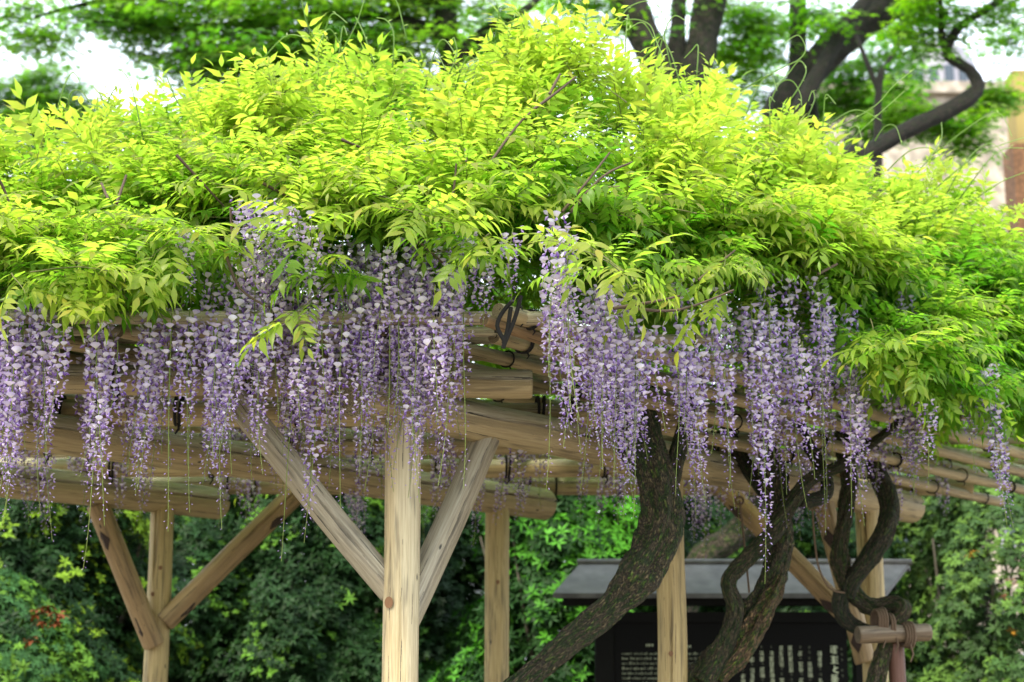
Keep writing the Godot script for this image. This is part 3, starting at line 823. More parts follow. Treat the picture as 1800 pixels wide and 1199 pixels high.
	for q in [[20, 540, 875, 0], [45, 520, 800, 0], [80, 520, 700, 0], [105, 560, 760, 0], [175, 560, 925, 0], [178, 700, 1000, 1], [205, 600, 800, 0], [270, 560, 860, 0], [300, 550, 935, 1], [335, 540, 815, 0], [380, 560, 810, 0], [418, 540, 790, 0], [455, 550, 835, 0], [480, 520, 740, 0], [530, 620, 760, 0], [605, 540, 890, 1], [640, 430, 700, 0], [672, 440, 665, 0], [705, 460, 770, 1], [742, 450, 690, 0], [765, 560, 745, 0], [818, 500, 860, 1], [800, 470, 660, 0], [855, 440, 560, 0],
			[978, 365, 730, 0], [992, 400, 745, 1], [968, 400, 660, 0], [1042, 520, 790, 0], [1060, 500, 830, 0], [1082, 530, 760, 0], [1112, 540, 800, 0], [1125, 640, 910, 1], [1150, 560, 760, 0], [1190, 590, 870, 1], [1222, 610, 890, 0], [1205, 560, 760, 0], [1250, 520, 720, 0], [1275, 640, 860, 1], [1318, 530, 790, 0], [1340, 620, 1025, 0], [1355, 540, 830, 0], [1380, 560, 895, 0], [1412, 600, 840, 0], [1436, 480, 800, 0], [1450, 520, 700, 0], [1492, 530, 760, 0], [1493, 690, 905, 1], [1510, 700, 850, 0], [1565, 640, 800, 0], [1590, 500, 640, 0], [1742, 640, 925, 0], [1752, 700, 930, 0], [1730, 640, 800, 0], [-10, 560, 860, 0], [30, 600, 880, 0], [1700, 670, 830, 1], [1630, 700, 820, 1],
			[425, 345, 480, 0], [445, 350, 500, 0], [470, 345, 490, 0], [495, 360, 520, 0], [515, 360, 510, 0], [545, 380, 530, 0], [560, 430, 600, 0], [600, 420, 560, 0], [900, 400, 520, 0], [820, 400, 520, 0], [330, 400, 520, 0], [780, 410, 540, 0]]:
		var d := front(q[0]) + (0.05 if q[1] > 400 else -0.1) + rf(0.0, 0.15) - (0.35 if q[0] > 1600 else 0.0)
		var a := at(q[0], q[1], d)
		var e := at(q[0], q[2], d)
		hang.call(a, a.y - e.y, q[3] == 1, 0 if q[0] < 1000 else 1 if q[0] < 1420 else 2)
	var clumps := [-420, -330, -240, -180, -120, -40, 10, 40, 80, 170, 200, 275, 305, 340, 385, 420, 455, 480, 530, 600, 640, 665, 700, 730, 765, 800, 975, 1000, 1050, 1080, 1110, 1160, 1195, 1225, 1260, 1310, 1345, 1380, 1410, 1440, 1490, 1400, 620, 655, 690, 720, 745, 785, 460, 395, 515, 560, 1590, 1490]
	for k in 140:                                              # the thick of the front edge
		var px: float = clumps[rng.randi() % clumps.size()] + rng.randfn(0.0, 7.0)
		if px > 830 and px < 958: continue
		var lo := curve_y(LOW, px)
		var d := front(px) + rf(0.12, 0.6)
		var a := at(px, clampf(lo + rf(-40, 130), 420.0, 620.0), d)
		hang.call(a, rf(0.42, 0.85), rng.randf() < 0.15, 0 if px < 1000 else 1 if px < 1420 else 2)
	for k in 95:                                              # those that hang inside, under the roof
		var d := rf(7.0, 10.3)
		var x := beam_x(rf(-4.2, 0.9), d)
		var px := 900.0 + x / d * 2930.0
		if px < -120 or px > 1900 or (px > 850 and px < 1010 and d < 7.8): continue
		hang.call(Vector3(x, 3.0, -d), rf(0.35, 0.62), rng.randf() < 0.2, 0 if px < 900 else 1 if px < 1420 else 2)

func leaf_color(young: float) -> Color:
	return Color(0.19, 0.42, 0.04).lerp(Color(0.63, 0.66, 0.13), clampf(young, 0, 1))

# ------------------------------------------------------------------ what stands round the pergola
func build_prop() -> void:
	var base := at(1573, 1300, 9.0)
	var g := thing("log_prop", "short log crossbar on a reddish post, roped under the looping vine trunk", "prop", Vector3(base.x, 0, base.z))
	part("crossbar", log_mesh(at(1508, 1116, 8.9), at(1634, 1112, 8.98), 0.046, Color(0.34, 0.29, 0.22), Color(0.27, 0.2, 0.13), 0.3), g)
	var p := at(1575, 1128, 9.02)
	part("post", log_mesh(Vector3(p.x, 0, p.z), p, 0.043, Color(0.20, 0.10, 0.07), Color(0.17, 0.085, 0.055), 0.2), g)
	for k in 3:
		var b := Buf.new()
		var q := at([1548, 1596, 1570][k], [1092, 1116, 1100][k], 8.95)
		for t in (4 if k < 2 else 2):
			var path := []
			for j in 17:
				var a := TAU * j / 16.0
				path.append(Vector4(q.x + (t - 2) * 0.013 + 0.01 * sin(a), q.y + cos(a) * (0.058 + 0.003 * t), q.z + sin(a) * 0.062, 0.0075))
			tube(b, path, 5)
		tube(b, [Vector4(q.x, q.y - 0.05, q.z + 0.05, 0.006), Vector4(q.x + 0.01, q.y - 0.1, q.z + 0.055, 0.005), Vector4(q.x - 0.005, q.y - 0.14, q.z + 0.05, 0.004)], 4)
		part("rope_wrap", b.mesh(M.hemp), g)

func build_hanging_ropes() -> void:
	for q in [["thin brown rope hanging from the beam down to the looping trunk", [[1428, 890], [1432, 950], [1440, 1000], [1460, 1035], [1485, 1042]], 8.9], ["thin dark cord hanging in front of the sign roof, beside the forked trunk", [[1300, 880], [1307, 940], [1313, 1000], [1317, 1042]], 8.6]]:
		var base := at(q[1][0][0], q[1][0][1], q[2])
		var g := thing("hanging_rope", q[0], "rope", Vector3(base.x, base.y, base.z))
		var pts := []
		for k in q[1]:
			var w := at(k[0], k[1], q[2])
			pts.append(Vector4(w.x, w.y, w.z, 0.0055))
		var b := Buf.new()
		tube(b, spline(pts, 0.03), 6)
		part("cord", b.mesh(M.hemp), g)
		var e := Buf.new()
		var w0: Vector4 = pts[0]
		var ring := []
		for j in 13: ring.append(Vector4(w0.x + cos(TAU * j / 12.0) * 0.02, w0.y + sin(TAU * j / 12.0) * 0.02, w0.z, 0.006))
		tube(e, ring, 5)
		part("knot", e.mesh(M.hemp), g)

func glyph(im: Image, x: int, y: int, s: int, dense: float, ink: Color) -> void:   # brush strokes of one square character
	var w := maxi(1, s / 11)
	var rows := 2 + int(dense * 4.0)
	for k in rows:
		var yy := y + int((k + 0.3) * s / rows)
		var a := int(s * rf(0.0, 0.25))
		im.fill_rect(Rect2i(x + a, yy, s - a - int(s * rf(0.0, 0.25)), w), ink)
	for k in 1 + int(dense * 2.6):
		var xx := x + int(s * rf(0.08, 0.85))
		var a := int(s * rf(0.0, 0.3))
		im.fill_rect(Rect2i(xx, y + a, w, s - a - int(s * rf(0.0, 0.2))), ink)

func build_sign() -> void:
	var d := 11.0
	var base := at(1285, 1500, d)
	var g := thing("notice_board", "black roofed notice board with pale lettering in two languages", "notice board", Vector3(base.x, 0, -d))
	var a := at(972, 1043, 10.75)
	var b := at(1556, 1043, 10.75)
	var e := at(1597, 990, 11.2)
	var f := at(1020, 990, 11.2)
	b.y = a.y; f.y = e.y
	var back := Vector3(0.02, -0.02, -0.05)
	var dn := Vector3(0, -0.03, 0)
	var r := Buf.new()
	r.flat4(a, b, e, f, Vector3(0, 1, 0.5)); r.flat4(a + dn, b + dn, e + dn, f + dn, Vector3(0, -1, 0))
	r.flat4(a, b, b + dn, a + dn, Vector3(0, 0, 1)); r.flat4(b, e, e + dn, b + dn, Vector3(1, 0, 0)); r.flat4(a, f, f + dn, a + dn, Vector3(-1, 0, 0))
	r.flat4(f + back * 0, e, e + back, f + back, Vector3(0, 1, -0.5)); r.flat4(e, e + back, e + back + dn, e + dn, Vector3(1, 0, 0)); r.flat4(f, f + back, f + back + dn, f + dn, Vector3(-1, 0, 0)); r.flat4(e + back, f + back, f + back + dn, e + back + dn, Vector3(0, 0, -1)); r.flat4(f + dn, e + dn, e + back + dn, f + back + dn, Vector3(0, -1, 0))
	part("roof", r.mesh(M.slate), g)
	var cap := Buf.new()
	tube(cap, [Vector4(f.x - 0.02, f.y + 0.005, f.z, 0.022), Vector4(e.x + 0.02, e.y + 0.005, e.z, 0.022)], 8)
	part("ridge_cap", cap.mesh(M.slate), g)
	var bx := func(called: String, x0: float, x1: float, y0: float, y1: float, depth: float, thick: float):
		var bb := Buf.new()
		var p := at(x0, y0, depth)
		var q := at(x1, y1, depth)
		bb.box(Transform3D(Basis.IDENTITY, Vector3((p.x + q.x) / 2, (p.y + q.y) / 2, -depth - thick / 2)), Vector3(q.x - p.x, p.y - q.y, thick))
		return part(called, bb.mesh(M.board), g)
	bx.call("lintel", 990, 1580, 1048, 1064, 10.86, 0.10)
	bx.call("gable_board", 1560, 1580, 1044, 1070, 10.95, 0.05)
	for q in [[1046, 1078], [1500, 1530]]:
		var p0 := at(q[0], 1060, 10.97)
		var p1 := at(q[1], 1060, 10.97)
		var bb := Buf.new()
		bb.box(Transform3D(Basis.IDENTITY, Vector3((p0.x + p1.x) / 2, p0.y / 2, -11.03)), Vector3(p1.x - p0.x, p0.y, 0.12))
		part("post", bb.mesh(M.board), g)
	var panel: MeshInstance3D = bx.call("panel", 1078, 1500, 1078, 1420, 10.98, 0.04)
	bx.call("rail", 1078, 1500, 1076, 1094, 10.945, 0.03)
	# the print
	var im := Image.create(1024, 640, false, Image.FORMAT_RGB8)
	var paper := Color(0.085, 0.085, 0.08)
	var ink := Color(0.72, 0.75, 0.62)
	im.fill(paper)
	var sx := 1024.0 / 422.0                                    # print pixels for each pixel of the photograph
	var place := func(px: float, py: float) -> Vector2: return Vector2((px - 1078.0) * sx, (py - 1094.0) * sx)
	for w in [[1135, 1150, 1134], [1160, 1182, 1134], [1186, 1219, 1136]]:       # heading of the left text
		for k in int((w[1] - w[0]) / 3.6):
			var p: Vector2 = place.call(w[0] + k * 3.6, w[2] - 3)
			im.fill_rect(Rect2i(int(p.x), int(p.y + rf(0, 3)), int(rf(4, 7)), 11), ink.darkened(0.1))
	for line in 13:                                             # lines of small roman letters
		var x := 1091.0
		while x < 1259.0 - (20.0 if line % 4 == 3 else 0.0):
			var wl := rf(5, 20)
			var k := 0.0
			while k < wl:
				var p: Vector2 = place.call(x + k, 1148.0 + line * 8.8)
				var tall := rng.randf() < 0.3
				im.fill_rect(Rect2i(int(p.x), int(p.y - (4 if tall else 0)), 1 + int(rf(1, 4)), 8 + (4 if tall else 0)), ink.darkened(rf(0.15, 0.4)))
				k += 2.4
			x += wl + 3.0
	var cols := [[1310, 1147], [1327, 1146], [1345, 1135], [1363, 1135], [1380, 1135], [1397, 1135], [1415, 1135], [1432, 1135], [1450, 1145]]
	for c in cols:
		var y: float = c[1]
		while y < 1340.0:
			var p: Vector2 = place.call(c[0] - 4.8, y)
			var kana := rng.randf() < 0.4
			glyph(im, int(p.x) + (4 if kana else 0), int(p.y), 15 if kana else 22, 0.1 if kana else rf(0.6, 1.0), ink.darkened(0.3 if kana else 0.05))
			y += 9.6
	for t in [[1469, 1135, 1.0], [1469, 1153, 0.9], [1469, 1186, 1.0], [1469, 1204, 0.8], [1469, 1222, 1.0], [1469, 1240, 0.9]]:
		var p: Vector2 = place.call(t[0], t[1])
		glyph(im, int(p.x), int(p.y), 37, t[2], ink)
	var to: Vector2 = place.call(1473, 1170)                   # the small kana in the title
	for k in 14:
		var aa := k / 13.0
		im.fill_rect(Rect2i(int(to.x + 16.0 - 16.0 * sin(aa * PI)), int(to.y + 8.0 + aa * 22.0), 7, 5), ink)
	im.fill_rect(Rect2i(int(to.x + 5), int(to.y), 5, 14), ink); im.fill_rect(Rect2i(int(to.x + 10), int(to.y + 28), 14, 5), ink)
	for k in 9:
		var p: Vector2 = place.call(1488, 1139 + k * 9.5)
		if k != 3 and k != 6: glyph(im, int(p.x), int(p.y), 11, 0.3, ink.darkened(0.35))
	var pm := mat("printed panel", Color.WHITE, 0.55, false)
	pm.metallic_specular = 0.2
	pm.roughness = 0.85
	pm.albedo_texture = ImageTexture.create_from_image(im)
	var pb := Buf.new()
	var p0 := at(1080, 1095, 10.98)
	var p1 := at(1498, 1358, 10.98)
	var z := -10.976
	pb.quad(pb.vert(Vector3(p0.x, p0.y, z), Vector3.BACK, Vector2(0, 0)), pb.vert(Vector3(p1.x, p0.y, z), Vector3.BACK, Vector2(1, 0)), pb.vert(Vector3(p1.x, p1.y, z), Vector3.BACK, Vector2(1, 1)), pb.vert(Vector3(p0.x, p1.y, z), Vector3.BACK, Vector2(0, 1)))
	part("lettering", pb.mesh(pm), panel, true)

# [label, px, depth, half width m, height m, dark colour, tip colour, tip share, sprigs, low]
func build_shrubs() -> void:
	var sprigs := []
	for k in 3: sprigs.append(evergreen_sprig(8, 0.062, 0.025))
	for k in 2: sprigs.append(evergreen_sprig(7, 0.09, 0.027))
	var dark := Color(0.014, 0.040, 0.010)
	var list := [
		["dark evergreen shrub at far left with bright yellow new leaves near its top", 30, 12.6, 1.15, 3.45, dark, Color(0.20, 0.34, 0.025), 0.18, 2000, 0],
		["evergreen shrub with red and yellow young leaves, low at the left edge", -20, 11.9, 0.75, 2.35, Color(0.04, 0.11, 0.03), Color(0.11, 0.24, 0.025), 0.25, 1100, 0],
		["dark evergreen shrub left of the frame edge, beyond the one with yellow leaves", -330, 13.0, 1.2, 3.4, dark, Color(0.09, 0.21, 0.02), 0.15, 1500, 0],
		["dark glossy evergreen shrub right behind the left rear post", 310, 13.4, 1.2, 3.4, dark, Color(0.09, 0.21, 0.02), 0.16, 1900, 1],
		["dark evergreen shrub between the left rear post and the front post", 560, 13.2, 1.1, 3.5, dark, Color(0.09, 0.21, 0.02), 0.17, 1800, 0],
		["dark evergreen shrub behind the white front post", 760, 13.8, 1.0, 3.3, Color(0.012, 0.034, 0.010), Color(0.05, 0.13, 0.02), 0.1, 1500, 2],
		["broad leaved shrub with bright green leaf whorls right of the middle rear post", 1000, 12.7, 0.95, 3.5, Color(0.018, 0.055, 0.012), Color(0.07, 0.25, 0.018), 0.35, 1500, 3],
		["dark shrub behind the roof of the notice board, left half", 1180, 13.6, 1.0, 3.45, dark, Color(0.09, 0.21, 0.02), 0.15, 1300, 3],
		["dark shrub behind the roof of the notice board, right half", 1420, 13.6, 1.1, 3.4, dark, Color(0.09, 0.21, 0.02), 0.18, 1300, 1],
		["loose light green shrub at the right edge with orange flowers", 1770, 12.8, 0.8, 3.5, Color(0.04, 0.085, 0.022), Color(0.11, 0.21, 0.035), 0.3, 800, 4],
		["loose light green shrub just right of the notice board", 1645, 13.6, 0.75, 3.3, Color(0.038, 0.08, 0.02), Color(0.11, 0.21, 0.03), 0.25, 760, 0]]
	for k in 5:
		list.append([["dim hedge shrub in the second row, at far left", "dim hedge shrub in the second row, behind the left rear post", "dim hedge shrub in the second row, behind the front post", "dim hedge shrub in the second row, behind the middle rear post", "dim hedge shrub in the second row, behind the notice board"][k], 90 + k * 320, 15.6, 1.35, 4.2, Color(0.012, 0.035, 0.009), Color(0.06, 0.16, 0.015), 0.15, 900, 0])
	for q in list:
		var c := at(q[1], 1265, q[2])
		c.y = 0.0
		var g := thing("evergreen_shrub", q[0], "shrub", c, "shrubs behind the pergola")
		var sb := Buf.new()
		for k in 6:
			var a := rf(0, TAU)
			var pts := [Vector4(c.x + cos(a) * 0.08, -0.02, c.z + sin(a) * 0.08, 0.035)]
			for j in range(1, 5): pts.append(Vector4(c.x + cos(a) * (0.08 + j * q[3] * 0.16) + rf(-0.06, 0.06), j * q[4] * 0.2, c.z + sin(a) * (0.08 + j * 0.1) + rf(-0.06, 0.06), 0.032 - j * 0.006))
			tube(sb, spline(pts, 0.15), 6, Color(0.10, 0.085, 0.06), 0.1)
		part("stem", sb.mesh(M.twig), g)
		var xs := [[], []]
		var cs := [[], []]
		var ln := FastNoiseLite.new()
		ln.seed = int(q[1]) + 900; ln.frequency = 0.9; ln.fractal_octaves = 2
		for k in int(q[8] * 2.5):
			var a := rf(0, TAU)
			if sin(a) < -0.2 and rng.randf() < 0.7: a = -a
			var y: float = pow(rng.randf(), 0.8) * q[4]
			var t: float = y / q[4]
			var prof := sqrt(maxf(0.02, 1.0 - pow(t, 3.2)))
			var dirv := Vector3(cos(a), 0, sin(a))
			var lump := ln.get_noise_3d(dirv.x * q[3] + c.x, y, dirv.z * q[3])
			var rad: float = q[3] * prof * (0.86 + lump * 0.75) * (rf(0.55, 1.02) if rng.randf() < 0.5 else rf(0.88, 1.04))
			var p := Vector3(c.x + dirv.x * rad, y + 0.05, c.z + dirv.z * rad * 0.75)
			var up := (dirv + Vector3(rf(-0.5, 0.5), rf(0.3, 1.3), rf(-0.5, 0.5))).normalized()
			var big: int = 1 if (q[9] == 3 or rng.randf() < 0.25) else 0
			var basis := aim(up.cross(Vector3(rf(-1, 1), 0.1, rf(-1, 1))).normalized(), up)
			xs[big].append(Transform3D(basis.scaled(Vector3.ONE * rf(0.5, 0.95)), p))
			var young: bool = rng.randf() < q[7] * (0.35 + 1.2 * t * t + lump * 1.6)
			var cc: Color = q[5] * rf(0.7, 1.4)
			if young: cc = (q[6] as Color) * rf(0.7, 1.15)
			cs[big].append(cc)
		stuff("foliage", sprigs[rng.randi() % 3], g, xs[0], cs[0])
		stuff("foliage", sprigs[3 + rng.randi() % 2], g, xs[1], cs[1])
		var flowers := []
		if q[9] == 4: flowers = [[1708, 970, 0], [1778, 1020, 1], [1768, 1050, 1], [1790, 1025, 1], [1780, 1108, 0]]
		if "red and yellow" in q[0]: flowers = [[66, 1078, 2], [78, 1074, 2], [92, 1080, 2], [104, 1083, 2], [72, 1092, 2], [98, 1092, 2], [58, 1124, 2], [84, 1070, 2]]
		for w in flowers:
			var fb := Buf.new()
			var p := at(w[0], w[1], q[2] - q[3] * 0.75)
			var col: Color = [Color(0.42, 0.21, 0.02), Color(0.40, 0.16, 0.09), Color(0.17, 0.05, 0.02)][w[2]]
			for k in 9:
				var a := TAU * k / 9.0
				blade(fb, Transform3D(aim(Vector3(cos(a), rf(-0.4, 0.5), sin(a) + 0.3), Vector3.UP), p + Vector3(rf(-0.02, 0.02), rf(-0.02, 0.02), 0)), 0.075 if w[2] == 2 else 0.05, 0.035, 0.2, 0.3, col, col * 1.1, 3)
			part("young_leaves" if w[2] == 2 else "flower", fb.mesh(M.petal if w[2] < 2 else M.hedge_leaf), g)

var sprays := []
func build_tree(called: String, label: String, d: float, base_px: float, limbs: Array, pads: Array, c0: Color, c1: Color, scale := 1.0, bark := Color(0.085, 0.075, 0.062)) -> void:
	var c := at(base_px, 1300, d)
	c.y = 0.0
	var g := thing(called, label, "tree", c, "trees behind the pergola")
	for k in limbs.size():
		var b := Buf.new()
		var pts := []
		for q in limbs[k]:
			var w := at(q[0], q[1], d + (q[3] if q.size() > 3 else 0.0))
			pts.append(Vector4(w.x, maxf(w.y, -0.1), w.z, q[2]))
		tube(b, spline(pts, 0.09), 18, bark * rf(0.85, 1.15), 0.12, 0.15, 0.35)
		part("trunk" if pts[0].y < 1.0 else "limb", b.mesh(M.bark), g)
	var xs := [[], [], []]
	var cs := [[], [], []]
	var k0 := FPX / d
	for q in pads:                                              # [px, py, radius px, sprays, depth offset]
		var cen := at(q[0], q[1], d + (q[4] if q.size() > 4 else 0.0))
		var r: float = q[2] / k0
		for k in int(ceil(q[3] * 0.8)):
			var o := Vector3(rng.randfn(0, 0.5), rng.randfn(0, 0.42), rng.randfn(0, 0.6)) * r
			var tilt := Vector3(o.x / r * 0.35 + rf(-0.3, 0.3), 1, 0.25 + rf(-0.3, 0.4)).normalized()
			var j := rng.randi() % 3
			xs[j].append(Transform3D(aim(Vector3(rf(-1, 1), 0, rf(-1, 1)), tilt).scaled(Vector3.ONE * scale * rf(0.7, 1.2)), cen + o))
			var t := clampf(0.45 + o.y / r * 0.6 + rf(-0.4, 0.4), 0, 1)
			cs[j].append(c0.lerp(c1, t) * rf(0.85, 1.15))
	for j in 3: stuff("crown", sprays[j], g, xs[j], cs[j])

func build_trees() -> void:
	for k in 3: sprays.append(maple_spray(0.34, 30, 0.075))
	build_tree("maple_tree", "spreading maple with layered green sprays filling the upper left", 16.0, 770,
		[[[770, 1700, 0.22], [775, 800, 0.18], [788, 250, 0.13], [792, 110, 0.115], [785, 40, 0.11], [778, -40, 0.1], [770, -140, 0.08]], [[792, 130, 0.09], [830, 75, 0.07], [880, 40, 0.05], [930, 12, 0.035], [960, -20, 0.03]], [[790, 120, 0.06], [850, 85, 0.05], [872, 110, 0.03]], [[785, 60, 0.08], [680, 30, 0.05], [560, 25, 0.04], [430, 40, 0.03], [300, 50, 0.02]], [[788, 150, 0.06], [650, 130, 0.04], [520, 140, 0.02], [430, 140, 0.015]], [[780, 10, 0.05], [500, -20, 0.04], [200, 0, 0.03], [60, 30, 0.015]]],
		[[330, 35, 95, 50], [430, 70, 105, 62], [540, 50, 105, 62], [650, 55, 100, 62], [370, 105, 62, 34], [440, 140, 60, 34], [530, 140, 75, 46], [640, 125, 75, 42], [720, 100, 60, 26], [250, 15, 70, 30], [170, 5, 60, 22], [40, 15, 45, 16], [55, 75, 36, 7], [205, 35, 36, 8], [265, 80, 26, 5], [870, 15, 55, 20], [860, 130, 45, 14], [740, 5, 70, 26], [480, -40, 160, 70], [700, -40, 140, 50], [400, 170, 40, 18, 1.0], [90, 60, 30, 3], [280, 60, 26, 5], [250, 105, 16, 2], [900, 60, 30, 5]],
		Color(0.18, 0.40, 0.085), Color(0.45, 0.62, 0.13))
	build_tree("zelkova_tree", "tall grey trunked tree forking in two above the highest leaves of the wisteria", 17.0, 1170,
		[[[1150, 1750, 0.3], [1158, 700, 0.26], [1168, 240, 0.2], [1160, 130, 0.19], [1132, 60, 0.18], [1100, 0, 0.19], [1078, -60, 0.17]], [[1172, 190, 0.14], [1186, 110, 0.12], [1192, 40, 0.08], [1194, -40, 0.07]], [[1180, 1750, 0.26], [1190, 700, 0.22], [1208, 200, 0.2], [1232, 90, 0.175], [1248, 0, 0.165], [1262, -80, 0.15]]],
		[[1000, 0, 40, 12], [1065, 45, 42, 10], [1050, 5, 30, 6], [1290, 40, 62, 26, 1.0], [1320, 100, 62, 26, 1.0], [1275, 120, 40, 10, 1.2], [1340, 30, 70, 24, 0.8], [1205, 75, 16, 3, 1.0], [1215, 100, 16, 4, 1.0], [1280, -40, 140, 30], [1240, 160, 30, 8, 1.5], [1340, 165, 50, 10, 1.5]],
		Color(0.14, 0.34, 0.035), Color(0.34, 0.55, 0.05), 0.9)
	build_tree("leaning_tree", "dark thick leaning tree running up to the top edge, right of the forked one", 17.5, 1370,
		[[[1340, 1750, 0.32], [1350, 600, 0.28], [1372, 225, 0.2], [1400, 160, 0.18], [1440, 110, 0.19], [1500, 50, 0.19], [1560, 12, 0.18], [1620, -15, 0.2], [1700, -60, 0.15]], [[1398, 190, 0.12], [1403, 90, 0.10], [1402, 0, 0.085], [1400, -80, 0.08]], [[1388, 220, 0.09, -0.6], [1430, 145, 0.085, -0.6], [1475, 65, 0.08, -0.6], [1525, -5, 0.075, -0.6], [1560, -60, 0.06, -0.6]], [[1425, 1700, 0.12, 0.4], [1428, 300, 0.08, 0.4], [1415, 180, 0.07, 0.4]]],
		[[1440, 25, 45, 14], [1480, 130, 60, 24, 1.0], [1500, 185, 66, 28, 1.2], [1450, 185, 45, 16, 1.2], [1450, 45, 28, 6, -0.7], [1560, 70, 55, 16, 1.0], [1330, 60, 50, 18, 1.5], [1300, 110, 55, 18, 1.5], [1560, 190, 50, 16, 1.5], [1520, 110, 45, 12, 1.2], [1600, 110, 50, 10, 1.4], [1530, 240, 40, 14, 1.5], [1600, -40, 120, 34]],
		Color(0.10, 0.28, 0.035), Color(0.28, 0.50, 0.05), 0.9, Color(0.055, 0.05, 0.045))
	build_tree("crooked_tree", "slender tree with one crooked bare limb bending back over the right side", 15.0, 1480,
		[[[1440, 1700, 0.16], [1450, 700, 0.14], [1480, 310, 0.095], [1520, 272, 0.088], [1600, 226, 0.08], [1660, 198, 0.08], [1705, 172, 0.08], [1720, 150, 0.068], [1704, 122, 0.055], [1675, 105, 0.05], [1664, 88, 0.05], [1690, 45, 0.04], [1760, 0, 0.035], [1800, -30, 0.03]], [[1665, 92, 0.04], [1655, 60, 0.03], [1654, 20, 0.025], [1650, -20, 0.02]], [[1530, 1600, 0.07, 1.0], [1542, 400, 0.05, 1.0], [1545, 155, 0.035, 1.0], [1562, 110, 0.03, 1.0], [1583, 70, 0.025, 1.0], [1590, 10, 0.02, 1.0]], [[1544, 160, 0.03, 1.0], [1520, 100, 0.025, 1.0], [1505, 60, 0.015, 1.0]]],
		[[1640, 15, 62, 30], [1600, 50, 36, 7], [1625, 70, 30, 5], [1760, 15, 50, 14], [1790, 60, 34, 9, 1.0], [1755, 75, 22, 5, 1.0], [1600, 190, 45, 22, 2.0], [1640, 205, 50, 26, 2.2], [1700, 225, 45, 22, 2.2], [1740, 180, 42, 24, 2.5], [1760, 160, 34, 16, 2.5], [1580, 150, 30, 8, 1.5], [1720, -40, 120, 30], [1560, 200, 30, 12, 2.0], [1690, 250, 40, 12, 2.5]],
		Color(0.12, 0.32, 0.03), Color(0.36, 0.56, 0.05), 0.8, Color(0.065, 0.058, 0.05))
	build_tree("round_tree", "round crowned dark green tree farthest off at the left edge", 26.0, 70,
		[[[70, 1500, 0.3], [75, 700, 0.26], [80, 260, 0.2], [70, 170, 0.1]]],
		[[30, 170, 60, 60], [110, 165, 55, 60], [80, 215, 90, 90], [165, 205, 40, 26], [0, 210, 70, 50], [200, 225, 26, 10], [60, 140, 26, 16], [300, 230, 70, 30, 2.0], [420, 220, 80, 40, 2.0]],
		Color(0.08, 0.22, 0.06), Color(0.25, 0.44, 0.06), 1.0)
	build_tree("background_tree", "hazy green tree far behind the maple and the forked tree", 24.0, 880,
		[[[880, 1500, 0.26], [885, 600, 0.22], [890, 150, 0.16], [885, 60, 0.1]], [[890, 140, 0.08], [930, 90, 0.06], [960, 40, 0.04]]],
		[[740, 170, 60, 26], [960, 70, 40, 8], [680, 60, 60, 16, 1.0], [800, 60, 50, 12, 1.0], [830, 150, 50, 20], [700, 130, 60, 20], [870, 60, 50, 16], [600, 170, 70, 40], [1010, 30, 30, 6], [920, 15, 40, 9], [1420, 190, 80, 26, 2.0], [1500, 230, 80, 30, 2.0], [1330, 140, 60, 14, 2.0]],
		Color(0.14, 0.36, 0.06), Color(0.36, 0.58, 0.08), 1.0)
	build_tree("grey_trunk_tree", "pale grey trunks, one slanting, standing just behind the notice board roof", 12.4, 1250,
		[[[1105, 1600, 0.085], [1106, 1000, 0.08], [1108, 860, 0.075], [1112, 760, 0.06]], [[1150, 1250, 0.12, 0.3], [1225, 1000, 0.11, 0.3], [1280, 950, 0.10, 0.3], [1325, 900, 0.095, 0.3], [1350, 820, 0.08, 0.3]]],
		[[1110, 730, 60, 20], [1350, 780, 80, 30]], Color(0.03, 0.09, 0.02), Color(0.08, 0.2, 0.03), 0.8, Color(0.24, 0.22, 0.19))

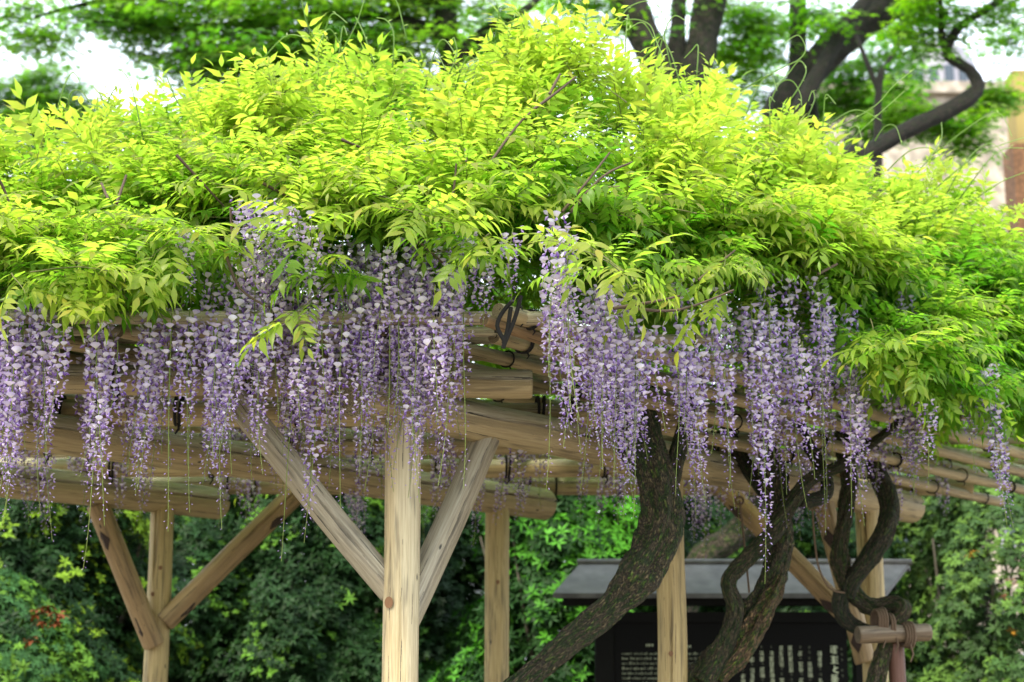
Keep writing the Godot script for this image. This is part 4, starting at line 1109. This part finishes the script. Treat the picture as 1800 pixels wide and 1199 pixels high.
func build_houses() -> void:
	var d := 25.0
	var l := at(1462, 300, d)
	var r := at(2150, 300, d)
	var top := at(1700, 168, d).y
	var g := thing("cream_house", "cream rendered house wall behind the crooked limb, far right", "house", Vector3((l.x + r.x) / 2, 0, -d - 3.0))
	var b := Buf.new()
	b.box(Transform3D(Basis.IDENTITY, Vector3((l.x + r.x) / 2, top / 2, -d - 3.0)), Vector3(r.x - l.x, top, 6.0))
	var wall := part("wall", b.mesh(M.cream), g)
	var cb := Buf.new()
	cb.box(Transform3D(Basis.IDENTITY, Vector3((l.x + r.x) / 2, top + 0.09, -d - 3.0)), Vector3(r.x - l.x + 0.3, 0.18, 6.3))
	part("cornice", cb.mesh(M.cream), g)
	for k in 3:
		for f in 3:
			var x := l.x + 0.9 + k * 1.75
			var y: float = [1.7, 4.6, 7.3][f]
			if y + 0.8 > top: continue
			var fb := Buf.new()
			for q in [[0, 0.68, 0.9, 0.1], [0, -0.68, 0.9, 0.1], [-0.4, 0, 0.1, 1.26], [0.4, 0, 0.1, 1.26], [0, 0.0, 0.7, 0.05]]:
				fb.box(Transform3D(Basis.IDENTITY, Vector3(x + q[0], y + q[1], -d + 0.02)), Vector3(q[2], q[3], 0.1))
			part("window_frame", fb.mesh(M.dome), wall, true)
			var pb := Buf.new()
			pb.box(Transform3D(Basis.IDENTITY, Vector3(x, y, -d + 0.01)), Vector3(0.7, 1.26, 0.03))
			part("window_pane", pb.mesh(M.glass), wall, true)
	# domed tower
	d = 36.0
	var c := at(1652, 150, d)
	var rad := 68.0 / FPX * d
	g = thing("domed_tower", "grey tower with a rounded dome, seen beyond the crooked limb", "tower", Vector3(c.x, 0, c.z))
	var db := Buf.new()
	var y0 := at(1652, 185, d).y
	var y1 := at(1652, 140, d).y
	var y2 := at(1652, 76, d).y
	var path := [Vector4(c.x, 0, c.z, rad), Vector4(c.x, y0, c.z, rad), Vector4(c.x, y1, c.z, rad)]
	tube(db, path, 28)
	part("drum", db.mesh(M.dome), g)
	var dm := Buf.new()
	path = []
	for k in 9:
		var a := k / 8.0 * PI * 0.497
		path.append(Vector4(c.x, y1 + sin(a) * (y2 - y1), c.z, cos(a) * rad * 1.03))
	tube(dm, path, 28)
	part("dome", dm.mesh(M.dome), g)
	for k in 7:
		var a := -1.2 + k * 0.4
		var wb := Buf.new()
		wb.box(Transform3D(Basis(Vector3.UP, a), Vector3(c.x + sin(a) * rad, (y0 + y1) / 2 + 0.1, c.z + cos(a) * rad)), Vector3(0.2, (y1 - y0) * 0.75, 0.06))
		part("window", wb.mesh(M.glass), g)
	# orange and yellow column at the right edge
	d = 19.0
	var p := at(1812, 400, d)
	g = thing("orange_pillar", "orange and straw coloured pillar, blurred at the right edge", "pillar", Vector3(p.x, 0, p.z))
	var ob := Buf.new()
	var yy := at(1812, 262, d).y
	ob.box(Transform3D(Basis.IDENTITY, Vector3(p.x, yy / 2, p.z)), Vector3(0.42, yy, 0.42))
	part("shaft", ob.mesh(M.brick), g)
	var hb := Buf.new()
	var y3 := at(1812, 132, d).y
	hb.box(Transform3D(Basis.IDENTITY, Vector3(p.x + 0.03, (yy + y3) / 2, p.z)), Vector3(0.34, y3 - yy, 0.34))
	var straw := mat("straw coloured panel", Color(0.36, 0.27, 0.09), 0.9, false)
	part("upper_panel", hb.mesh(straw), g)

func build_ground() -> void:
	var b := Buf.new()
	b.flat4(Vector3(-120, 0, -160), Vector3(120, 0, -160), Vector3(120, 0, 40), Vector3(-120, 0, 40), Vector3.UP)
	struct("ground", b.mesh(M.soil))

func _ready() -> void:
	rng.seed = 20240
	# camera, sky, sun, exposure
	var cam := Camera3D.new()
	cam.name = "camera"
	add_child(cam)
	cam.position = EYE
	cam.rotation = Vector3(PITCH, 0, 0)
	var lens := CameraAttributesPhysical.new()
	lens.frustum_focal_length = 60.0
	lens.frustum_focus_distance = 6.35
	lens.exposure_aperture = 2.6
	lens.frustum_near = 0.1
	lens.frustum_far = 400.0
	cam.attributes = lens
	cam.fov = rad_to_deg(2.0 * atan(599.5 / FPX))
	cam.near = 0.1
	cam.far = 400.0
	var env := Environment.new()
	env.background_mode = Environment.BG_SKY
	var sky := ProceduralSkyMaterial.new()
	sky.sky_top_color = Color(0.80, 0.84, 0.90)
	sky.sky_horizon_color = Color(0.90, 0.92, 0.95)
	sky.sky_curve = 0.15
	sky.ground_bottom_color = Color(0.28, 0.26, 0.22)
	sky.ground_horizon_color = Color(0.55, 0.55, 0.5)
	sky.sun_angle_max = 1.0
	env.sky = Sky.new()
	env.sky.sky_material = sky
	env.tonemap_mode = Environment.TONE_MAPPER_LINEAR
	env.tonemap_exposure = 3.95
	env.sdfgi_enabled = true
	env.ssao_enabled = true
	env.ssil_enabled = true
	var we := WorldEnvironment.new()
	we.name = "environment"
	we.environment = env
	add_child(we)
	var sun := DirectionalLight3D.new()
	sun.name = "sun"
	sun.light_energy = 0.5
	sun.light_color = Color(1.0, 0.96, 0.88)
	sun.light_angular_distance = 12.0
	sun.shadow_enabled = true
	sun.rotation_degrees = Vector3(-47, -36, 0)
	add_child(sun)
	make_materials()
	build_ground()
	build_houses()
	build_trees()
	build_shrubs()
	build_pergola()
	build_sign()
	build_prop()
	build_hanging_ropes()
	build_wisteria()
